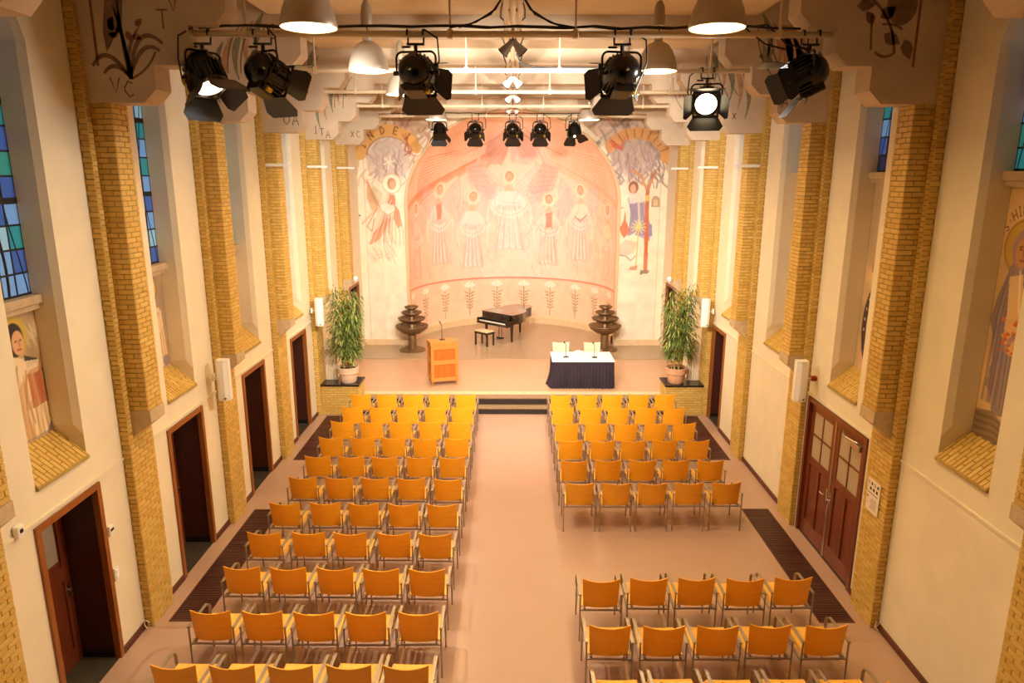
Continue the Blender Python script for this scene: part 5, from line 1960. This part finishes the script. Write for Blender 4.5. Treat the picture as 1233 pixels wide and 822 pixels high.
# pendants; rear pair added out of view to light the near chair backs
PN = ['first', 'second', 'third', 'fourth', 'fifth']
for s in (-1, 1):
    for i in range(-1, 5):
        yc = bay_c(i - 1) + (.0)
        p = thing('bell_pendant', ('aluminium bell pendant lamp, %s from the near end, %s row' % (PN[i], 'doorway-side' if s < 0 else 'double-door-side')) if i >= 0 else 'added unseen bell pendant lamp over the rear of the hall, %s row' % ('doorway-side' if s < 0 else 'double-door-side'), 'pendant lamp', (s * 1.96, yc, 7.37), 0, 'bell pendants in two rows')
        prof = [(.265, 0), (.272, .02), (.262, .07), (.24, .16), (.20, .26), (.14, .34), (.075, .375), (.06, .38), (.06, .43), (0, .43)]
        inner = [(.262, .004), (.252, .07), (.23, .16), (.19, .25), (.13, .33), (0, .36)]
        shd = MB().lathe(prof, 36, cap=False)
        obj('bell_shade', shd, SHADE, p, True)
        obj('inner_reflector', MB().lathe(inner, 36, cap=False), REFL, p, True)
        obj('glowing_diffuser', MB().lathe([(0, .13), (.18, .126)] if i >= 0 else [(0, .27), (.13, .266)], 36), BULB if i >= 0 else BULB_ADDED, p)
        obj('cord', MB().tube([(0, 0, .43), (.015, 0, .50), (-.01, 0, .56), (0, 0, .62)], .009, 6), CABLE, p)
        obj('gear_box', MB().lathe([(0, .58), (.072, .58), (.078, .60), (.078, .72), (.066, .82), (.035, .885), (0, .89)], 20), GEARM, p, True)
        obj('suspension_cable', MB().tube([(0, 0, .88), (0, 0, .99)], .007, 5), CABLE, p)


def fresnel(label, loc, target, power, cone=60, lit=9, sz=1.0, tint=STAGE_WARM):
    x, y, z = loc
    r = thing('stage_lamp', label, 'stage lamp', loc, 0, 'black stage lamps on the bars')
    ctr = Vector((0, 0, -.42 * sz))
    d = (Vector(target) - (Vector(loc) + ctr)).normalized()
    yaw = math.atan2(d.y, d.x) - PI / 2
    M = Matrix.Translation(ctr) @ d.to_track_quat('-Z', 'Y').to_matrix().to_4x4() @ Matrix.Scale(sz, 4)
    hook = MB()
    for q in (-.09, .09):
        hook.tube([(q, .03, -.10), (q, .05, .0), (q, .02, .05), (q, -.04, .04), (q, -.05, -.02)], .011, 6)
    hook.box(-.10, .10, -.03, .03, -.12, -.10)
    hook.tube([(0, 0, -.10), (0, 0, -.20)], .022, 8)
    hook.tube([(-.16, 0, -.14), (-.06, 0, -.14)], .012, 6)
    obj('bar_clamp', hook, BLACKM, r)
    Y = Matrix.Rotation(yaw, 4, 'Z')
    w = .235 * sz
    yk = [(-w, 0, ctr.z), (-w, 0, -.26 * sz)]
    for i in range(6):
        a = PI - i / 5 * PI / 2
        yk.append((-w + .07 + .07 * math.cos(a), 0, -.26 * sz + .07 * math.sin(a)))
    yk += [(-x_, 0, z_) for x_, _, z_ in yk[::-1]]
    obj('yoke', MB().tube(yk, .013, 8, M=Y), BLACK, r, True)
    for sx in (-1, 1):
        obj('tilt_knob', MB().tube([(sx * (w - .03), 0, ctr.z), (sx * (w + .035), 0, ctr.z)], .028, 10, M=Y), BLACKM, r)
    body = MB().lathe([(0, .235), (.07, .225), (.13, .195), (.175, .14), (.195, .07), (.198, .0), (.198, -.16), (.21, -.165), (.21, -.20), (.165, -.20), (.165, -.19)], 32, M)
    obj('housing', body, BLACK, r, True)
    base = MB().bbox(-.12, .12, -.25, -.14, -.16, .10, .02, M)
    obj('lamp_base_tray', base, BLACK, r)
    fins = MB()
    for q in range(11):
        a = PI / 2 + (q - 5) * .24
        fins.box(.196, .222, -.006, .006, -.15, .06, M @ Matrix.Rotation(a, 4, 'Z'))
        a = -PI / 2 + (q - 5) * .2
        fins.box(.196, .24, -.005, .005, -.19, -.04, M @ Matrix.Rotation(a, 4, 'Z'))
    obj('cooling_fins', fins, BARN, r, kind='stuff')
    obj('rating_plate', MB().box(-.04, .04, .02, .13, .205, .222, M @ Matrix.Rotation(-.15, 4, 'X')), GREY, r)
    obj('lens', MB().lathe([(0, -.215), (.08, -.208), (.163, -.19)], 28, M), LENS, r, True)
    fr_ = MB()
    h = .20
    for a in range(4):
        fr_.box(-h, h, h - .03, h, -.215, -.20, M @ Matrix.Rotation(a * PI / 2, 4, 'Z'))
    obj('barn_door_frame', fr_, BLACKM, r)
    for a in range(4):
        op = .62 if a % 2 else .5
        Mf = M @ Matrix.Rotation(a * PI / 2, 4, 'Z') @ Matrix.Translation((0, h, -.205)) @ Matrix.Rotation(-(PI / 2 - op), 4, 'X')
        w0, w1, L = (.19, .27, .26) if a % 2 == 0 else (.15, .19, .22)
        fl = MB()
        fl.add([(-w0, 0, 0), (w0, 0, 0), (w1, L * .7, 0), (w1 * .8, L, 0), (-w1 * .8, L, 0), (-w1, L * .7, 0),
                (-w0, 0, .006), (w0, 0, .006), (w1, L * .7, .006), (w1 * .8, L, .006), (-w1 * .8, L, .006), (-w1, L * .7, .006)],
               [(0, 1, 2, 3, 4, 5), (11, 10, 9, 8, 7, 6)] + [(i, (i + 1) % 6, (i + 1) % 6 + 6, i + 6) for i in range(6)], Mf)
        obj('barn_door', fl, BARN, r)
    pg = MB().lathe([(0, 0), (.03, .0), (.03, .07), (0, .07)], 10, M @ Matrix.Translation((.14, -.21, -.05)))
    obj('yellow_plug', pg, YEL, r, label='small yellow plug')
    cbl = MB().tube([Y @ Vector((.1, 0, .05)), Y @ Vector((.27, -.04, -.06)), Y @ Vector((.29, -.05, -.3)), M @ Vector((.13, -.24, .05))], .010, 6)
    obj('power_cable', cbl, CABLE, r, True)
    L_ = bpy.data.lights.new('lamp_light', 'SPOT')
    L_.energy = power * SPOT_POWER
    L_.color = tint
    L_.spot_size = math.radians(cone)
    L_.spot_blend = 1.0
    L_.shadow_soft_size = .12
    lo = bpy.data.objects.new('lamp_light', L_)
    COL.objects.link(lo)
    lo.parent = r
    lo.matrix_local = Matrix.Translation(ctr) @ d.to_track_quat('-Z', 'Y').to_matrix().to_4x4() @ Matrix.Translation((0, 0, -.26 * sz))
    return r


yb0 = py(0) + .24
fresnel('black stage lamp at the doorway-wall end of the nearest bar, glowing flap opened', (-3.58, yb0, BAR_Z), (-2.5, 8.0, 4.9), 600, 90)
fresnel('big black stage lamp on the nearest bar, second from the doorway wall, domed back showing', (-2.88, yb0, BAR_Z), (1.5, 15.5, 3.4), 1000, 110)
fresnel('big black stage lamp on the nearest bar, just on the doorway side of the rail', (-1.12, yb0, BAR_Z), (.9, 21.5, 3.0), 2700, 92)
fresnel('big black stage lamp on the nearest bar, just on the double-door side of the rail', (1.26, yb0, BAR_Z), (-1.1, 21.5, 3.0), 2700, 92)
fresnel('black stage lamp at the double-door-wall end of the nearest bar, turned sideways', (3.42, yb0, BAR_Z), (-1.0, 9.2, 4.9), 1000, 110)
fresnel('bright stage lamp on the second bar with its lit lens facing the rows of chairs', (3.02, py(1) + .24, BAR_Z), (1.9, 7.0, 4.9), 500, 80)
y5 = py(4) + .24
for x, tg, lb in ((-2.02, (-1.8, 19.2, 4.0), 'stage lamp on the bar before the apse, end one on the lectern side'), (-1.03, (-1.9, 26.0, 3.0), 'stage lamp on the bar before the apse, second one on the lectern side'),
                  (0.0, (.3, 26.5, 3.0), 'stage lamp on the bar before the apse, middle one under the rail'), (.76, (1.2, 26.3, 3.0), 'stage lamp on the bar before the apse, second one on the table side'),
                  (1.70, (2.3, 19.4, 3.4), 'stage lamp on the bar before the apse, end one on the table side')):
    fresnel(lb, (x, y5, BAR_Z), tg, 330 if tg[1] > 25 else 350, 110, sz=.86)
